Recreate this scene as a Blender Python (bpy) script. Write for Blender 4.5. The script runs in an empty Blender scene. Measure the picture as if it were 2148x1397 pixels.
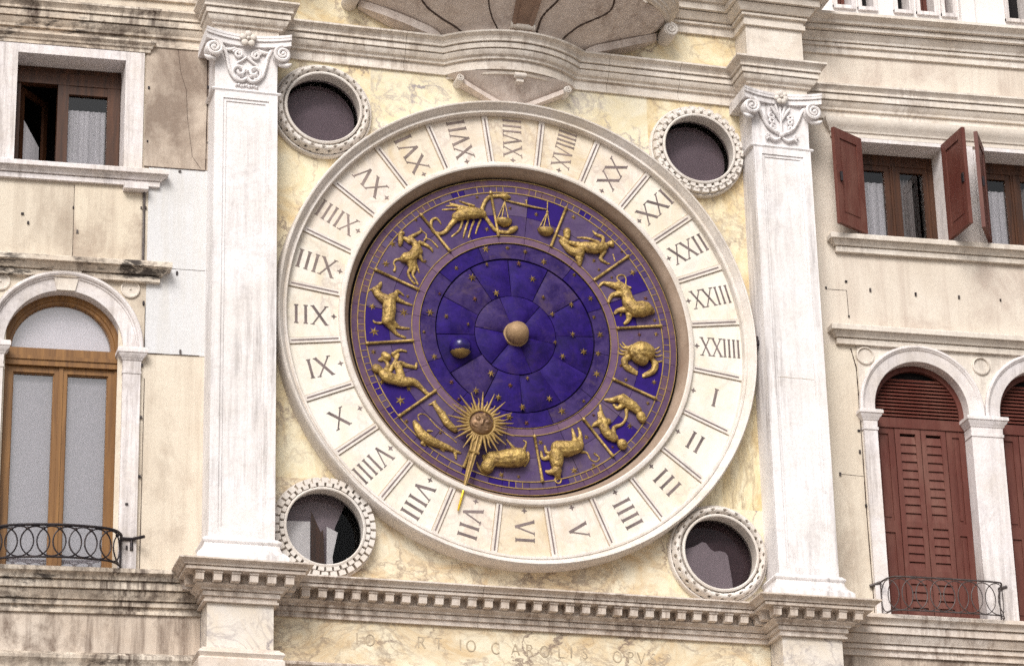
import bpy, math, random
from mathutils import Vector, Matrix, noise

# ------------------------------------------------------------------ camera, sky, sun, exposure
SC = bpy.context.scene
C = SC.collection
PI = math.pi
rad = math.radians
RND = random.Random(7)

cam_d = bpy.data.cameras.new('camera')
cam = bpy.data.objects.new('camera', cam_d)
C.objects.link(cam)
R_ = Vector((0.96128119, -0.27453359, -0.02387026))
U_ = Vector((-0.08219625, -0.36832966, 0.92605455))
F_ = Vector((0.26302521, 0.88823677, 0.37663401))
mw = Matrix((R_, U_, -F_)).transposed().to_4x4()
mw.translation = Vector((-7.7425, -25.9969, -11.0166))
cam.matrix_world = mw
cam_d.sensor_fit = 'HORIZONTAL'
cam_d.sensor_width = 36.0
cam_d.lens = 6340.645 / 2148 * 36.0
cam_d.clip_start = 0.1
cam_d.clip_end = 2000
SC.camera = cam

SUN_EL, SUN_AZ = 39.0, 27.0            # azimuth: degrees to the left of straight in front of the facade
SUN_STRENGTH, SKY_STRENGTH, EXPOSURE = 1.85, 0.080, 0.60
world = bpy.data.worlds.new('World')
SC.world = world
world.use_nodes = True
wn = world.node_tree
for n in list(wn.nodes): wn.nodes.remove(n)
w_out = wn.nodes.new('ShaderNodeOutputWorld')
w_bg = wn.nodes.new('ShaderNodeBackground')
w_sky = wn.nodes.new('ShaderNodeTexSky')
w_sky.sky_type = 'NISHITA'
w_sky.sun_disc = False
w_sky.sun_elevation = rad(SUN_EL)
w_sky.sun_rotation = rad(180 + SUN_AZ)
w_sky.dust_density = 4.0
w_hs = wn.nodes.new('ShaderNodeHueSaturation')   # a veiled, nearly white sky
w_hs.inputs['Saturation'].default_value = 0.22
wn.links.new(w_sky.outputs[0], w_hs.inputs['Color'])
wn.links.new(w_hs.outputs[0], w_bg.inputs['Color'])
w_bg.inputs['Strength'].default_value = SKY_STRENGTH
wn.links.new(w_bg.outputs[0], w_out.inputs[0])

sun_d = bpy.data.lights.new('sun', 'SUN')
sun_d.energy = SUN_STRENGTH
sun_d.angle = rad(28)
sun_d.color = (1.0, 0.955, 0.905)
sun = bpy.data.objects.new('sun', sun_d)
C.objects.link(sun)
el, az = rad(SUN_EL), rad(SUN_AZ)
to_sun = Vector((-math.sin(az) * math.cos(el), -math.cos(az) * math.cos(el), math.sin(el)))
sun.rotation_euler = to_sun.to_track_quat('Z', 'Y').to_euler()

SC.view_settings.view_transform = 'Standard'
SC.view_settings.look = 'None'
SC.view_settings.exposure = EXPOSURE
SC.view_settings.gamma = 1.0
SC.view_settings.use_curve_mapping = False
SC.cycles.use_denoising = False
SC.cycles.max_bounces = 8
SC.cycles.transparent_max_bounces = 12

GROUND = -12.75

# ------------------------------------------------------------------ mesh helpers
class MB:
    """collects faces (with a material index each) and links them as one mesh object"""
    def __init__(s):
        s.v, s.f, s.m = [], [], []
    def add(s, vs, fs, mi=0):
        k = len(s.v)
        s.v += [tuple(p) for p in vs]
        for f in fs:
            s.f.append([k + i for i in f]); s.m.append(mi)
        return s
    def quad(s, a, b, c, d, mi=0): return s.add([a, b, c, d], [(0, 1, 2, 3)], mi)
    def box(s, x0, x1, y0, y1, z0, z1, mi=0):
        v = [(x, y, z) for z in (z0, z1) for y in (y0, y1) for x in (x0, x1)]
        return s.add(v, [(0, 2, 3, 1), (4, 5, 7, 6), (0, 1, 5, 4), (2, 6, 7, 3), (0, 4, 6, 2), (1, 3, 7, 5)], mi)
    def bar(s, p, q, w, y0, y1, mi=0, w2=None):
        """flat bar in the facade plane from p to q (x,z), width w (w2 at q), between depths y0 (front) and y1"""
        w2 = w if w2 is None else w2
        dx, dz = q[0] - p[0], q[1] - p[1]
        L = math.hypot(dx, dz) or 1e-6
        nx, nz = -dz / L, dx / L
        a = [(p[0] + nx * w / 2, p[1] + nz * w / 2), (p[0] - nx * w / 2, p[1] - nz * w / 2),
             (q[0] - nx * w2 / 2, q[1] - nz * w2 / 2), (q[0] + nx * w2 / 2, q[1] + nz * w2 / 2)]
        return s.prism(a, y0, y1, mi)
    def prism(s, poly, y0, y1, mi=0):
        """polygon (x,z) extruded from y0 (front) to y1"""
        n = len(poly)
        area = sum(poly[i][0] * poly[(i + 1) % n][1] - poly[(i + 1) % n][0] * poly[i][1] for i in range(n))
        if area < 0: poly = poly[::-1]
        v = [(x, y0, z) for x, z in poly] + [(x, y1, z) for x, z in poly]
        f = [list(range(n)), list(range(2 * n - 1, n - 1, -1))]
        f += [(i, i + n, (i + 1) % n + n, (i + 1) % n) for i in range(n)]
        return s.add(v, f, mi)
    def sweep(s, path, prof, mi=0):
        """moulding: profile [(projection, z)] from bottom to top carried along a plan path [(x,y)] from left to right, mitred"""
        n, k = len(path), len(prof)
        nor = []
        for i in range(n - 1):
            dx, dy = path[i + 1][0] - path[i][0], path[i + 1][1] - path[i][1]
            L = math.hypot(dx, dy)
            nor.append((dy / L, -dx / L))
        vs = []
        for i in range(n):
            if i == 0: m = nor[0]
            elif i == n - 1: m = nor[-1]
            else:
                a, b = nor[i - 1], nor[i]
                sx, sy = a[0] + b[0], a[1] + b[1]
                d = 1 + a[0] * b[0] + a[1] * b[1]
                m = (sx / d, sy / d)
            vs += [(path[i][0] + m[0] * p, path[i][1] + m[1] * p, z) for p, z in prof]
        fs = []
        for i in range(n - 1):
            for j in range(k - 1):
                fs.append((i * k + j, (i + 1) * k + j, (i + 1) * k + j + 1, i * k + j + 1))
        fs.append(list(range(k))); fs.append([(n - 1) * k + j for j in range(k - 1, -1, -1)])
        return s.add(vs, fs, mi)
    def lathe(s, cx, cz, prof, seg=96, a0=0.0, a1=2 * PI, mi=0):
        """profile [(r, y)] turned about an axis along y; listed from the outside inwards"""
        full = abs(a1 - a0 - 2 * PI) < 1e-6
        n = seg if full else seg + 1
        k = len(prof)
        vs = []
        for i in range(n):
            a = a0 + (a1 - a0) * i / seg
            ca, sa = math.cos(a), math.sin(a)
            vs += [(cx + r * ca, y, cz + r * sa) for r, y in prof]
        fs = []
        for i in range(seg):
            j = (i + 1) % n
            for t in range(k - 1):
                fs.append((i * k + t, i * k + t + 1, j * k + t + 1, j * k + t))
        return s.add(vs, fs, mi)
    def disc(s, cx, cz, r, y, seg=64, mi=0):
        return s.add([(cx + r * math.cos(2 * PI * i / seg), y, cz + r * math.sin(2 * PI * i / seg)) for i in range(seg)], [list(range(seg))], mi)
    def sector(s, r0, r1, a0, a1, y0, y1, n=6, mi=0, cx=0, cz=0):
        pts = [(cx + r1 * math.cos(a0 + (a1 - a0) * i / n), cz + r1 * math.sin(a0 + (a1 - a0) * i / n)) for i in range(n + 1)]
        if r0 > 1e-6: pts += [(cx + r0 * math.cos(a1 - (a1 - a0) * i / n), cz + r0 * math.sin(a1 - (a1 - a0) * i / n)) for i in range(n + 1)]
        else: pts.append((cx, cz))
        return s.prism(pts, y0, y1, mi)
    def tube(s, pts, rs, seg=8, mi=0, caps=True, closed=False):
        """round tube along 3-D points with a radius per point"""
        P = [Vector(p) for p in pts]
        if not isinstance(rs, (list, tuple)): rs = [rs] * len(P)
        n = len(P)
        k0 = len(s.v)
        ref = None
        for i in range(n):
            if closed: t = (P[(i + 1) % n] - P[i - 1]).normalized()
            else: t = (P[min(i + 1, n - 1)] - P[max(i - 1, 0)]).normalized()
            if ref is None:
                ref = Vector((0, 1, 0)) if abs(t.y) < 0.9 else Vector((1, 0, 0))
            u = (ref - t * ref.dot(t)).normalized()
            w = t.cross(u)
            ref = u
            for j in range(seg):
                a = 2 * PI * j / seg
                s.v.append(tuple(P[i] + (u * math.cos(a) + w * math.sin(a)) * rs[i]))
        for i in range(n if closed else n - 1):
            i2 = (i + 1) % n
            for j in range(seg):
                j2 = (j + 1) % seg
                s.f.append([k0 + i * seg + j, k0 + i * seg + j2, k0 + i2 * seg + j2, k0 + i2 * seg + j]); s.m.append(mi)
        if caps and not closed:
            s.f.append([k0 + j for j in range(seg - 1, -1, -1)]); s.m.append(mi)
            s.f.append([k0 + (n - 1) * seg + j for j in range(seg)]); s.m.append(mi)
        return s
    def ball(s, c, r, ry=None, nu=12, nv=8, mi=0):
        ry = r if ry is None else ry
        vs = [(c[0], c[1] - ry, c[2])]
        for i in range(1, nv):
            b = PI * i / nv
            for j in range(nu):
                a = 2 * PI * j / nu
                vs.append((c[0] + r * math.sin(b) * math.cos(a), c[1] - ry * math.cos(b), c[2] + r * math.sin(b) * math.sin(a)))
        vs.append((c[0], c[1] + ry, c[2]))
        fs = [(0, 1 + j, 1 + (j + 1) % nu) for j in range(nu)]
        for i in range(nv - 2):
            for j in range(nu):
                a, b = 1 + i * nu + j, 1 + i * nu + (j + 1) % nu
                fs.append((a, a + nu, b + nu, b))
        e = len(vs) - 1
        fs += [(e, 1 + (nv - 2) * nu + (j + 1) % nu, 1 + (nv - 2) * nu + j) for j in range(nu)]
        return s.add(vs, fs, mi)
    def limb(s, chain, seg=10, mi=0):
        """round-ended tapered limb: chain of (x,y,z,r)"""
        P = [Vector(c[:3]) for c in chain]; rr = [c[3] for c in chain]
        # resample smoothly
        pts, rs = [], []
        for i in range(len(P) - 1):
            p0, p1, p2, p3 = P[max(i - 1, 0)], P[i], P[i + 1], P[min(i + 2, len(P) - 1)]
            for k in range(4):
                t = k / 4
                pts.append(0.5 * ((2 * p1) + (p2 - p0) * t + (2 * p0 - 5 * p1 + 4 * p2 - p3) * t * t + (3 * p1 - p0 - 3 * p2 + p3) * t ** 3))
                rs.append(rr[i] * (1 - t) + rr[i + 1] * t)
        pts.append(P[-1]); rs.append(rr[-1])
        s.tube(pts, rs, seg, mi)
        s.ball(P[0], rr[0], None, seg, 6, mi)
        s.ball(P[-1], rr[-1], None, seg, 6, mi)
        return s
    def build(s, name, mats, parent=None, smooth=None, warp=None, label=None):
        vs = s.v
        if warp: vs = [(x, y, z + warp(x, z)) for x, y, z in vs]
        xs, ys, zs = [p[0] for p in vs], [p[1] for p in vs], [p[2] for p in vs]
        piv = Vector(((min(xs) + max(xs)) / 2, (min(ys) + max(ys)) / 2, min(zs)))
        me = bpy.data.meshes.new(name)
        me.from_pydata([(x - piv.x, y - piv.y, z - piv.z) for x, y, z in vs], [], s.f)
        if not isinstance(mats, (list, tuple)): mats = [mats]
        for m in mats: me.materials.append(m)
        if len(mats) > 1: me.polygons.foreach_set('material_index', s.m)
        if smooth is not None:
            me.polygons.foreach_set('use_smooth', [True] * len(me.polygons))
            if smooth < 180: me.set_sharp_from_angle(angle=rad(smooth))
        me.update()
        o = bpy.data.objects.new(name, me)
        C.objects.link(o)
        WORLD[o.name] = piv
        o.location = piv - (WORLD[parent.name] if parent else Vector((0, 0, 0)))
        if parent: o.parent = parent
        if label: o['label'] = label
        return o

WORLD = {}
def thing(name, label, cat, loc, group=None):
    o = bpy.data.objects.new(name, None)
    C.objects.link(o)
    o.empty_display_size = 0.2
    o.location = loc
    WORLD[o.name] = Vector(loc)
    o['label'] = label; o['category'] = cat; o['kind'] = 'thing'
    if group: o['group'] = group
    return o
def holder(name, parent, loc, label=None):
    """an Empty for a part that has sub-parts"""
    o = bpy.data.objects.new(name, None)
    C.objects.link(o)
    o.empty_display_size = 0.1
    WORLD[o.name] = Vector(loc)
    o.location = Vector(loc) - WORLD[parent.name]
    o.parent = parent
    if label: o['label'] = label
    return o
def tag(o, label, cat, group=None, kind='thing'):
    o['label'] = label; o['category'] = cat; o['kind'] = kind
    if group: o['group'] = group
    return o
def fuse(mb, voxel, smooth=4):
    """melt overlapping limbs into one continuous skin"""
    me = bpy.data.meshes.new('tmp'); me.from_pydata(mb.v, [], mb.f); me.update()
    o = bpy.data.objects.new('tmp', me); C.objects.link(o)
    r = o.modifiers.new('r', 'REMESH'); r.mode = 'VOXEL'; r.voxel_size = voxel
    sm = o.modifiers.new('s', 'SMOOTH'); sm.factor = 0.5; sm.iterations = smooth
    ev = o.evaluated_get(bpy.context.evaluated_depsgraph_get())
    m2 = ev.to_mesh()
    out = MB()
    out.add([tuple(v.co) for v in m2.vertices], [list(p.vertices) for p in m2.polygons])
    ev.to_mesh_clear()
    bpy.data.objects.remove(o); bpy.data.meshes.remove(me)
    return out

# ------------------------------------------------------------------ materials (all procedural)
class Mat:
    def __init__(s, name, rough=0.8, metal=0.0, spec=0.3):
        s.m = bpy.data.materials.new(name); s.m.use_nodes = True
        s.nt = s.m.node_tree; s.n = s.nt.nodes; s.l = s.nt.links
        s.b = s.n['Principled BSDF']
        s.b.inputs['Roughness'].default_value = rough
        s.b.inputs['Metallic'].default_value = metal
        s.b.inputs['Specular IOR Level'].default_value = spec
        s.geo = s.n.new('ShaderNodeNewGeometry')
    def pos(s, scale=(1, 1, 1), off=(0, 0, 0)):
        v = s.n.new('ShaderNodeVectorMath'); v.operation = 'MULTIPLY_ADD'
        s.l.new(s.geo.outputs['Position'], v.inputs[0])
        v.inputs[1].default_value = scale; v.inputs[2].default_value = off
        return v.outputs[0]
    def noise(s, scale=(1, 1, 1), off=(0, 0, 0), detail=6, rough=0.6, dist=0.0):
        if not isinstance(scale, (tuple, list)): scale = (scale,) * 3
        t = s.n.new('ShaderNodeTexNoise')
        t.inputs['Scale'].default_value = 1.0; t.inputs['Detail'].default_value = detail
        t.inputs['Roughness'].default_value = rough; t.inputs['Distortion'].default_value = dist
        s.l.new(s.pos(scale, off), t.inputs['Vector'])
        return t.outputs['Fac']
    def voro(s, scale, off=(0, 0, 0), feature='F1'):
        if not isinstance(scale, (tuple, list)): scale = (scale,) * 3
        t = s.n.new('ShaderNodeTexVoronoi'); t.feature = feature
        t.inputs['Scale'].default_value = 1.0
        s.l.new(s.pos(scale, off), t.inputs['Vector'])
        return t.outputs['Distance']
    def ramp(s, fac, stops):
        r = s.n.new('ShaderNodeValToRGB')
        e = r.color_ramp.elements
        while len(e) < len(stops): e.new(0.5)
        for i, (p, v) in enumerate(stops):
            e[i].position = p
            e[i].color = (v, v, v, 1) if not isinstance(v, (tuple, list)) else (*v, 1)
        s.l.new(fac, r.inputs[0])
        return r.outputs[0]
    def mix(s, fac, a, b, mode='MIX'):
        m = s.n.new('ShaderNodeMix'); m.data_type = 'RGBA'; m.blend_type = mode
        for sock, val in ((m.inputs[0], fac), (m.inputs[6], a), (m.inputs[7], b)):
            if isinstance(val, (int, float)): sock.default_value = val if sock is m.inputs[0] else (val, val, val, 1)
            elif isinstance(val, (tuple, list)): sock.default_value = (*val, 1)
            else: s.l.new(val, sock)
        return m.outputs[2]
    def mul(s, a, b):
        m = s.n.new('ShaderNodeMath'); m.operation = 'MULTIPLY'
        for sock, val in ((m.inputs[0], a), (m.inputs[1], b)):
            if isinstance(val, (int, float)): sock.default_value = val
            else: s.l.new(val, sock)
        return m.outputs[0]
    def color(s, c):
        if isinstance(c, (tuple, list)): s.b.inputs['Base Color'].default_value = (*c, 1)
        else: s.l.new(c, s.b.inputs['Base Color'])
        return s
    def bump(s, h, dist=0.01, strength=0.5):
        b = s.n.new('ShaderNodeBump'); b.inputs['Distance'].default_value = dist; b.inputs['Strength'].default_value = strength
        s.l.new(h, b.inputs['Height']); s.l.new(b.outputs[0], s.b.inputs['Normal'])
        return s

def stone(name, base, alt, grime=0.3, streak=0.3, seed=0, rough=0.75, dark=(0.10, 0.07, 0.055), bump=0.006, thr=0.55, crust=0.0):
    m = Mat(name, rough)
    o = (seed * 3.7, seed * 1.9, seed * 5.3)
    c = m.mix(m.ramp(m.noise(1.6, o, 10, 0.7, 0.4), [(0.38, 0), (0.64, 1)]), base, alt)
    c = m.mix(m.mul(m.ramp(m.noise(38, o, 3, 0.7), [(0.32, 1), (0.56, 0)]), 0.32), c, tuple(x * 0.62 for x in base))
    if grime > 0:
        g = m.ramp(m.noise((2.2, 2.2, 2.6), o, 10, 0.72, 0.6), [(thr, 0), (thr + 0.17, 1)])
        c = m.mix(m.mul(g, grime), c, dark)
        g2 = m.ramp(m.noise((9, 9, 12), o, 8, 0.7), [(0.52, 0), (0.72, 1)])
        c = m.mix(m.mul(g2, grime * 0.55), c, tuple(x * 1.6 for x in dark))
    if streak > 0:
        s1 = m.ramp(m.noise((15, 15, 0.8), o, 8, 0.75), [(0.44, 0), (0.62, 1)])
        s2 = m.ramp(m.noise((1.3, 1.3, 0.5), (o[1], o[0], o[2]), 5, 0.6), [(0.42, 0), (0.6, 1)])
        c = m.mix(m.mul(m.mul(s1, s2), streak), c, dark)
    if crust > 0:
        k1 = m.ramp(m.noise((2.6, 2.6, 8.0), (o[2], o[1], o[0]), 9, 0.7, 0.2), [(0.53, 0), (0.60, 1)])
        k2 = m.ramp(m.noise((1.0, 1.0, 1.4), (o[2] + 2.5, o[1], o[0]), 3, 0.5), [(0.46, 0), (0.60, 1)])
        c = m.mix(m.mul(m.mul(k1, k2), crust), c, (0.028, 0.021, 0.02))
    m.color(c)
    m.bump(m.noise(26, o, 8, 0.7), bump, 0.5)
    return m.m

def marble(name, c1, c2, ochre, vein, seed=0, och=0.6, vfac=0.6, stretch=(1, 1, 1), rough=0.5):
    m = Mat(name, rough, spec=0.4)
    o = (seed * 2.3, seed * 4.1, seed * 1.7)
    st = lambda k: tuple(k * v for v in stretch)
    c = m.mix(m.ramp(m.noise(st(1.0), o, 9, 0.65, 1.2), [(0.32, 0), (0.68, 1)]), c1, c2)
    oc = m.ramp(m.noise(st(1.5), (o[1], o[2], o[0]), 9, 0.68, 1.8), [(0.44, 0), (0.64, 1)])
    c = m.mix(m.mul(oc, och), c, ochre)
    v1 = m.ramp(m.noise(st(1.7), (o[2], o[0], o[1]), 9, 0.6, 1.6), [(0.470, 0), (0.5, 1), (0.530, 0)])
    vm = m.ramp(m.noise(1.3, (o[0] + 9, o[1], o[2]), 3, 0.5), [(0.36, 0), (0.55, 1)])
    c = m.mix(m.mul(m.mul(v1, vm), vfac * 0.55), c, vein)
    v2 = m.ramp(m.noise(st(3.6), (o[2], o[0] + 3, o[1]), 9, 0.62, 1.2), [(0.476, 0), (0.5, 1), (0.524, 0)])
    c = m.mix(m.mul(m.mul(v2, vm), vfac * 0.35), c, vein)
    # long branching veins
    nz = m.n.new('ShaderNodeTexNoise'); nz.inputs['Scale'].default_value = 1.0; nz.inputs['Detail'].default_value = 6; nz.inputs['Roughness'].default_value = 0.65
    m.l.new(m.pos(st(1.6), o), nz.inputs['Vector'])
    va = m.n.new('ShaderNodeVectorMath'); va.operation = 'MULTIPLY_ADD'; va.inputs[1].default_value = (1.1, 1.1, 1.1)
    m.l.new(nz.outputs['Color'], va.inputs[0]); m.l.new(m.pos((stretch[0] * 1.15, 1, stretch[2] * 0.75), (o[2], o[0], o[1])), va.inputs[2])
    vr = m.n.new('ShaderNodeTexVoronoi'); vr.feature = 'DISTANCE_TO_EDGE'; vr.inputs['Scale'].default_value = 1.5
    m.l.new(va.outputs[0], vr.inputs['Vector'])
    v3 = m.ramp(vr.outputs['Distance'], [(0.0, 1), (0.012, 0.8), (0.05, 0)])
    vm3 = m.ramp(m.noise(2.2, (o[1] + 4, o[0], o[2]), 5, 0.65), [(0.40, 0), (0.62, 1)])
    c = m.mix(m.mul(m.mul(v3, vm3), min(1.0, vfac * 1.1)), c, vein)
    c = m.mix(m.mul(m.ramp(m.noise(30, o, 4, 0.7), [(0.35, 1), (0.6, 0)]), 0.18), c, tuple(x * 0.72 for x in c1))
    m.color(c)
    m.bump(m.noise(18, o, 6, 0.6), 0.003, 0.4)
    return m.m

def plaster(name, base, alt, stain, seed=0, amt=0.5, thr=0.55, sc=(1.5, 1.5, 1.1), drip=0.6):
    m = Mat(name, 0.9)
    o = (seed * 3.1, seed * 1.3, seed * 2.9)
    c = m.mix(m.ramp(m.noise(0.9, o, 8, 0.65, 0.5), [(0.35, 0), (0.66, 1)]), base, alt)
    st = m.ramp(m.noise(sc, (o[1], o[0], o[2]), 10, 0.7, 0.25), [(thr, 0), (thr + 0.16, 1)])
    c = m.mix(m.mul(st, amt), c, stain)
    sk = m.ramp(m.noise((9, 9, 0.5), o, 7, 0.7), [(0.48, 0), (0.68, 1)])
    c = m.mix(m.mul(sk, amt * drip), c, stain)
    c = m.mix(m.mul(m.ramp(m.noise(42, o, 4, 0.75), [(0.3, 1), (0.58, 0)]), 0.25), c, tuple(x * 0.72 for x in base))
    m.color(c)
    m.bump(m.noise(30, o, 8, 0.7), 0.008, 0.5)
    return m.m

def wood(name, base, dark, seed=0, rough=0.45):
    m = Mat(name, rough, spec=0.4)
    g = m.noise((22, 22, 1.2), (seed, seed, seed), 6, 0.65, 0.4)
    c = m.mix(m.ramp(g, [(0.36, 0), (0.66, 1)]), base, dark)
    c = m.mix(m.mul(m.ramp(m.noise((3, 3, 0.8), (seed, 0, 3), 5, 0.6), [(0.45, 0), (0.7, 1)]), 0.45), c, dark)
    m.color(c)
    m.bump(g, 0.002, 0.4)
    return m.m

def paint(name, base, worn, seed=0, rough=0.55):
    m = Mat(name, rough, spec=0.3)
    n = m.noise((5, 5, 1.4), (seed, 1, seed), 8, 0.7, 0.4)
    c = m.mix(m.mul(m.ramp(n, [(0.42, 0), (0.7, 1)]), 0.75), base, worn)
    c = m.mix(m.mul(m.ramp(m.noise((40, 40, 3), (seed, 2, 0), 4, 0.7), [(0.3, 1), (0.55, 0)]), 0.3), c, tuple(x * 0.5 for x in base))
    m.color(c); m.bump(m.noise((60, 60, 6), (0, 0, seed), 4), 0.002, 0.4)
    return m.m

def metal(name, base, alt, rough=0.45, met=0.7, seed=0, sc=14, bd=0.004):
    m = Mat(name, rough, met, 0.5)
    c = m.mix(m.ramp(m.noise(sc, (seed, seed, 0), 7, 0.7), [(0.38, 0), (0.66, 1)]), base, alt)
    m.color(c)
    m.l.new(m.ramp(m.noise(sc * 2, (0, seed, seed), 4), [(0.3, rough - 0.12), (0.7, rough + 0.15)]), m.b.inputs['Roughness'])
    m.bump(m.noise(45, (seed, 0, 0), 6, 0.7), bd, 0.6)
    return m.m

def enamel(name, base, alt, worn, seed=0, wf=0.4, rough=0.6, met=0.0, spec=0.12):
    m = Mat(name, rough, met, spec)
    c = m.mix(m.ramp(m.noise(6, (seed, seed * 2, 0), 10, 0.75, 0.6), [(0.40, 0), (0.60, 1)]), base, alt)
    c = m.mix(m.mul(m.ramp(m.noise(3.2, (seed * 3, 1, 2), 10, 0.75, 1.0), [(0.52, 0), (0.72, 1)]), wf), c, worn)
    c = m.mix(m.mul(m.ramp(m.noise(9, (seed, 7, seed), 10, 0.78, 0.3), [(0.55, 0), (0.68, 1)]), 0.5), c, (base[0] * 1.1, base[1] * .9, min(.3, base[2] * 1.6)))
    c = m.mix(m.mul(m.ramp(m.noise(48, (seed, 5, 0), 4, 0.75), [(0.56, 0), (0.72, 1)]), wf * 0.7), c, worn)
    m.color(c)
    m.bump(m.noise(20, (seed, 0, 1), 7, 0.7), 0.004, 0.35)
    return m.m

def glass(name, tint=0.85, refl=0.10, dirt=0.0):
    mt = bpy.data.materials.new(name); mt.use_nodes = True
    nt = mt.node_tree; n = nt.nodes; l = nt.links
    for x in list(n): n.remove(x)
    out = n.new('ShaderNodeOutputMaterial'); mx = n.new('ShaderNodeMixShader')
    tr = n.new('ShaderNodeBsdfTransparent'); tr.inputs[0].default_value = (tint, tint, tint, 1)
    gl = n.new('ShaderNodeBsdfGlossy'); gl.inputs['Roughness'].default_value = 0.02
    fr = n.new('ShaderNodeFresnel'); fr.inputs[0].default_value = 1.5
    ma = n.new('ShaderNodeMath'); ma.operation = 'ADD'; ma.inputs[1].default_value = refl
    l.new(fr.outputs[0], ma.inputs[0]); l.new(ma.outputs[0], mx.inputs[0])
    l.new(tr.outputs[0], mx.inputs[1]); l.new(gl.outputs[0], mx.inputs[2])
    l.new(mx.outputs[0], out.inputs[0])
    return mt

def cloth(name, base, seed=0):
    m = Mat(name, 0.9)
    c = m.mix(m.ramp(m.noise((16, 16, 0.5), (seed, 0, 0), 5, 0.6), [(0.35, 0), (0.65, 1)]), base, tuple(x * 0.72 for x in base))
    m.color(c)
    return m.m

def flat(name, base, rough=0.9, var=0.25):
    m = Mat(name, rough)
    m.color(m.mix(m.ramp(m.noise(6, (0, 0, 0), 6), [(0.35, 0), (0.65, 1)]), base, tuple(x * (1 - var) for x in base)))
    return m.m

T_WHITE = stone('white_stone', (0.835, 0.81, 0.82), (0.75, 0.71, 0.69), 0.26, 0.50, 1)
T_CORN = stone('cornice_stone', (0.76, 0.69, 0.63), (0.62, 0.52, 0.43), 0.50, 0.70, 2, dark=(0.15, 0.092, 0.06))
T_UPC = stone('upper_cornice_stone', (0.79, 0.735, 0.675), (0.68, 0.605, 0.52), 0.42, 0.45, 3, dark=(0.17, 0.11, 0.075))
T_DIRTY = stone('weathered_stone', (0.75, 0.67, 0.57), (0.60, 0.50, 0.40), 1.0, 1.0, 4, thr=0.49, dark=(0.085, 0.058, 0.045), crust=0.9)
T_WARM = stone('warm_stone', (0.76, 0.70, 0.63), (0.64, 0.565, 0.485), 0.30, 0.30, 5)
T_SHELL = stone('corbel_stone', (0.74, 0.66, 0.61), (0.60, 0.51, 0.45), 0.4, 0.45, 6, dark=(0.20, 0.13, 0.10))
T_FRAME = stone('window_stone', (0.80, 0.76, 0.77), (0.70, 0.64, 0.60), 0.28, 0.45, 7)
T_RING = stone('ring_stone', (0.77, 0.72, 0.68), (0.68, 0.61, 0.53), 0.3, 0.2, 8)
T_RIM = stone('rim_stone', (0.74, 0.70, 0.66), (0.66, 0.59, 0.52), 0.22, 0.1, 9)
T_BEZEL = stone('bezel_stone', (0.42, 0.32, 0.245), (0.26, 0.185, 0.135), 0.6, 0.1, 10, dark=(0.16, 0.10, 0.06))  # the brown is part tarnish, part overhang shade put into the colour
MB_YEL = marble('yellow_marble', (0.74, 0.63, 0.41), (0.77, 0.71, 0.54), (0.56, 0.36, 0.11), (0.24, 0.18, 0.15), 1, 0.58, 0.8)
MB_PALE = marble('pale_marble', (0.75, 0.67, 0.48), (0.78, 0.73, 0.59), (0.66, 0.53, 0.28), (0.22, 0.19, 0.23), 2, 0.6, 0.85)
MB_OCH = marble('ochre_marble', (0.74, 0.64, 0.46), (0.77, 0.71, 0.56), (0.52, 0.31, 0.10), (0.20, 0.14, 0.11), 3, 0.6, 0.9, (1, 1, 1.5))
MB_VERT = marble('banded_marble', (0.74, 0.63, 0.40), (0.77, 0.71, 0.53), (0.56, 0.38, 0.12), (0.30, 0.22, 0.14), 4, 0.6, 0.75, (2.2, 1, 0.6))
MB_HOUR = marble('hour_marble', (0.76, 0.695, 0.585), (0.80, 0.76, 0.69), (0.65, 0.53, 0.34), (0.45, 0.37, 0.33), 5, 0.5, 0.5)
MB_HOUR2 = marble('rosy_hour_marble', (0.76, 0.67, 0.57), (0.79, 0.73, 0.66), (0.66, 0.54, 0.38), (0.45, 0.36, 0.32), 8, 0.6, 0.5)
MB_HOUR3 = marble('pale_hour_marble', (0.79, 0.745, 0.66), (0.81, 0.785, 0.73), (0.68, 0.56, 0.36), (0.48, 0.42, 0.39), 9, 0.4, 0.4)
MB_HOUR4 = marble('stained_hour_marble', (0.73, 0.63, 0.49), (0.77, 0.70, 0.59), (0.60, 0.46, 0.27), (0.40, 0.31, 0.25), 11, 0.75, 0.55)
MB_PED = marble('pedestal_marble', (0.74, 0.69, 0.64), (0.70, 0.64, 0.56), (0.62, 0.50, 0.34), (0.2, 0.17, 0.19), 6, 0.4, 0.8)
P_CREAM = plaster('cream_plaster', (0.72, 0.65, 0.545), (0.61, 0.53, 0.43), (0.33, 0.26, 0.20), 1, 0.6, 0.52)
P_PALE = plaster('pale_plaster', (0.665, 0.668, 0.685), (0.59, 0.585, 0.58), (0.52, 0.47, 0.38), 2, 0.45)
P_BROWN = plaster('brown_plaster', (0.58, 0.50, 0.42), (0.44, 0.36, 0.29), (0.22, 0.165, 0.13), 3, 0.9, 0.46)
P_PINK = plaster('pinkish_plaster', (0.73, 0.66, 0.575), (0.62, 0.545, 0.46), (0.40, 0.31, 0.26), 4, 0.6, 0.51)
P_STAIN = plaster('stained_plaster', (0.66, 0.58, 0.50), (0.52, 0.43, 0.35), (0.15, 0.105, 0.08), 5, 0.9, 0.50, (3.0, 3.0, 1.6), 0.9)
P_WHITE = plaster('white_plaster', (0.80, 0.77, 0.76), (0.75, 0.71, 0.69), (0.55, 0.48, 0.44), 6, 0.25)
W_WARM = wood('orange_wood', (0.275, 0.135, 0.040), (0.15, 0.068, 0.021), 1)
W_DARK = wood('brown_wood', (0.085, 0.031, 0.012), (0.030, 0.011, 0.005), 2)  # brown wood, darkened further for the shade at the window heads
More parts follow.
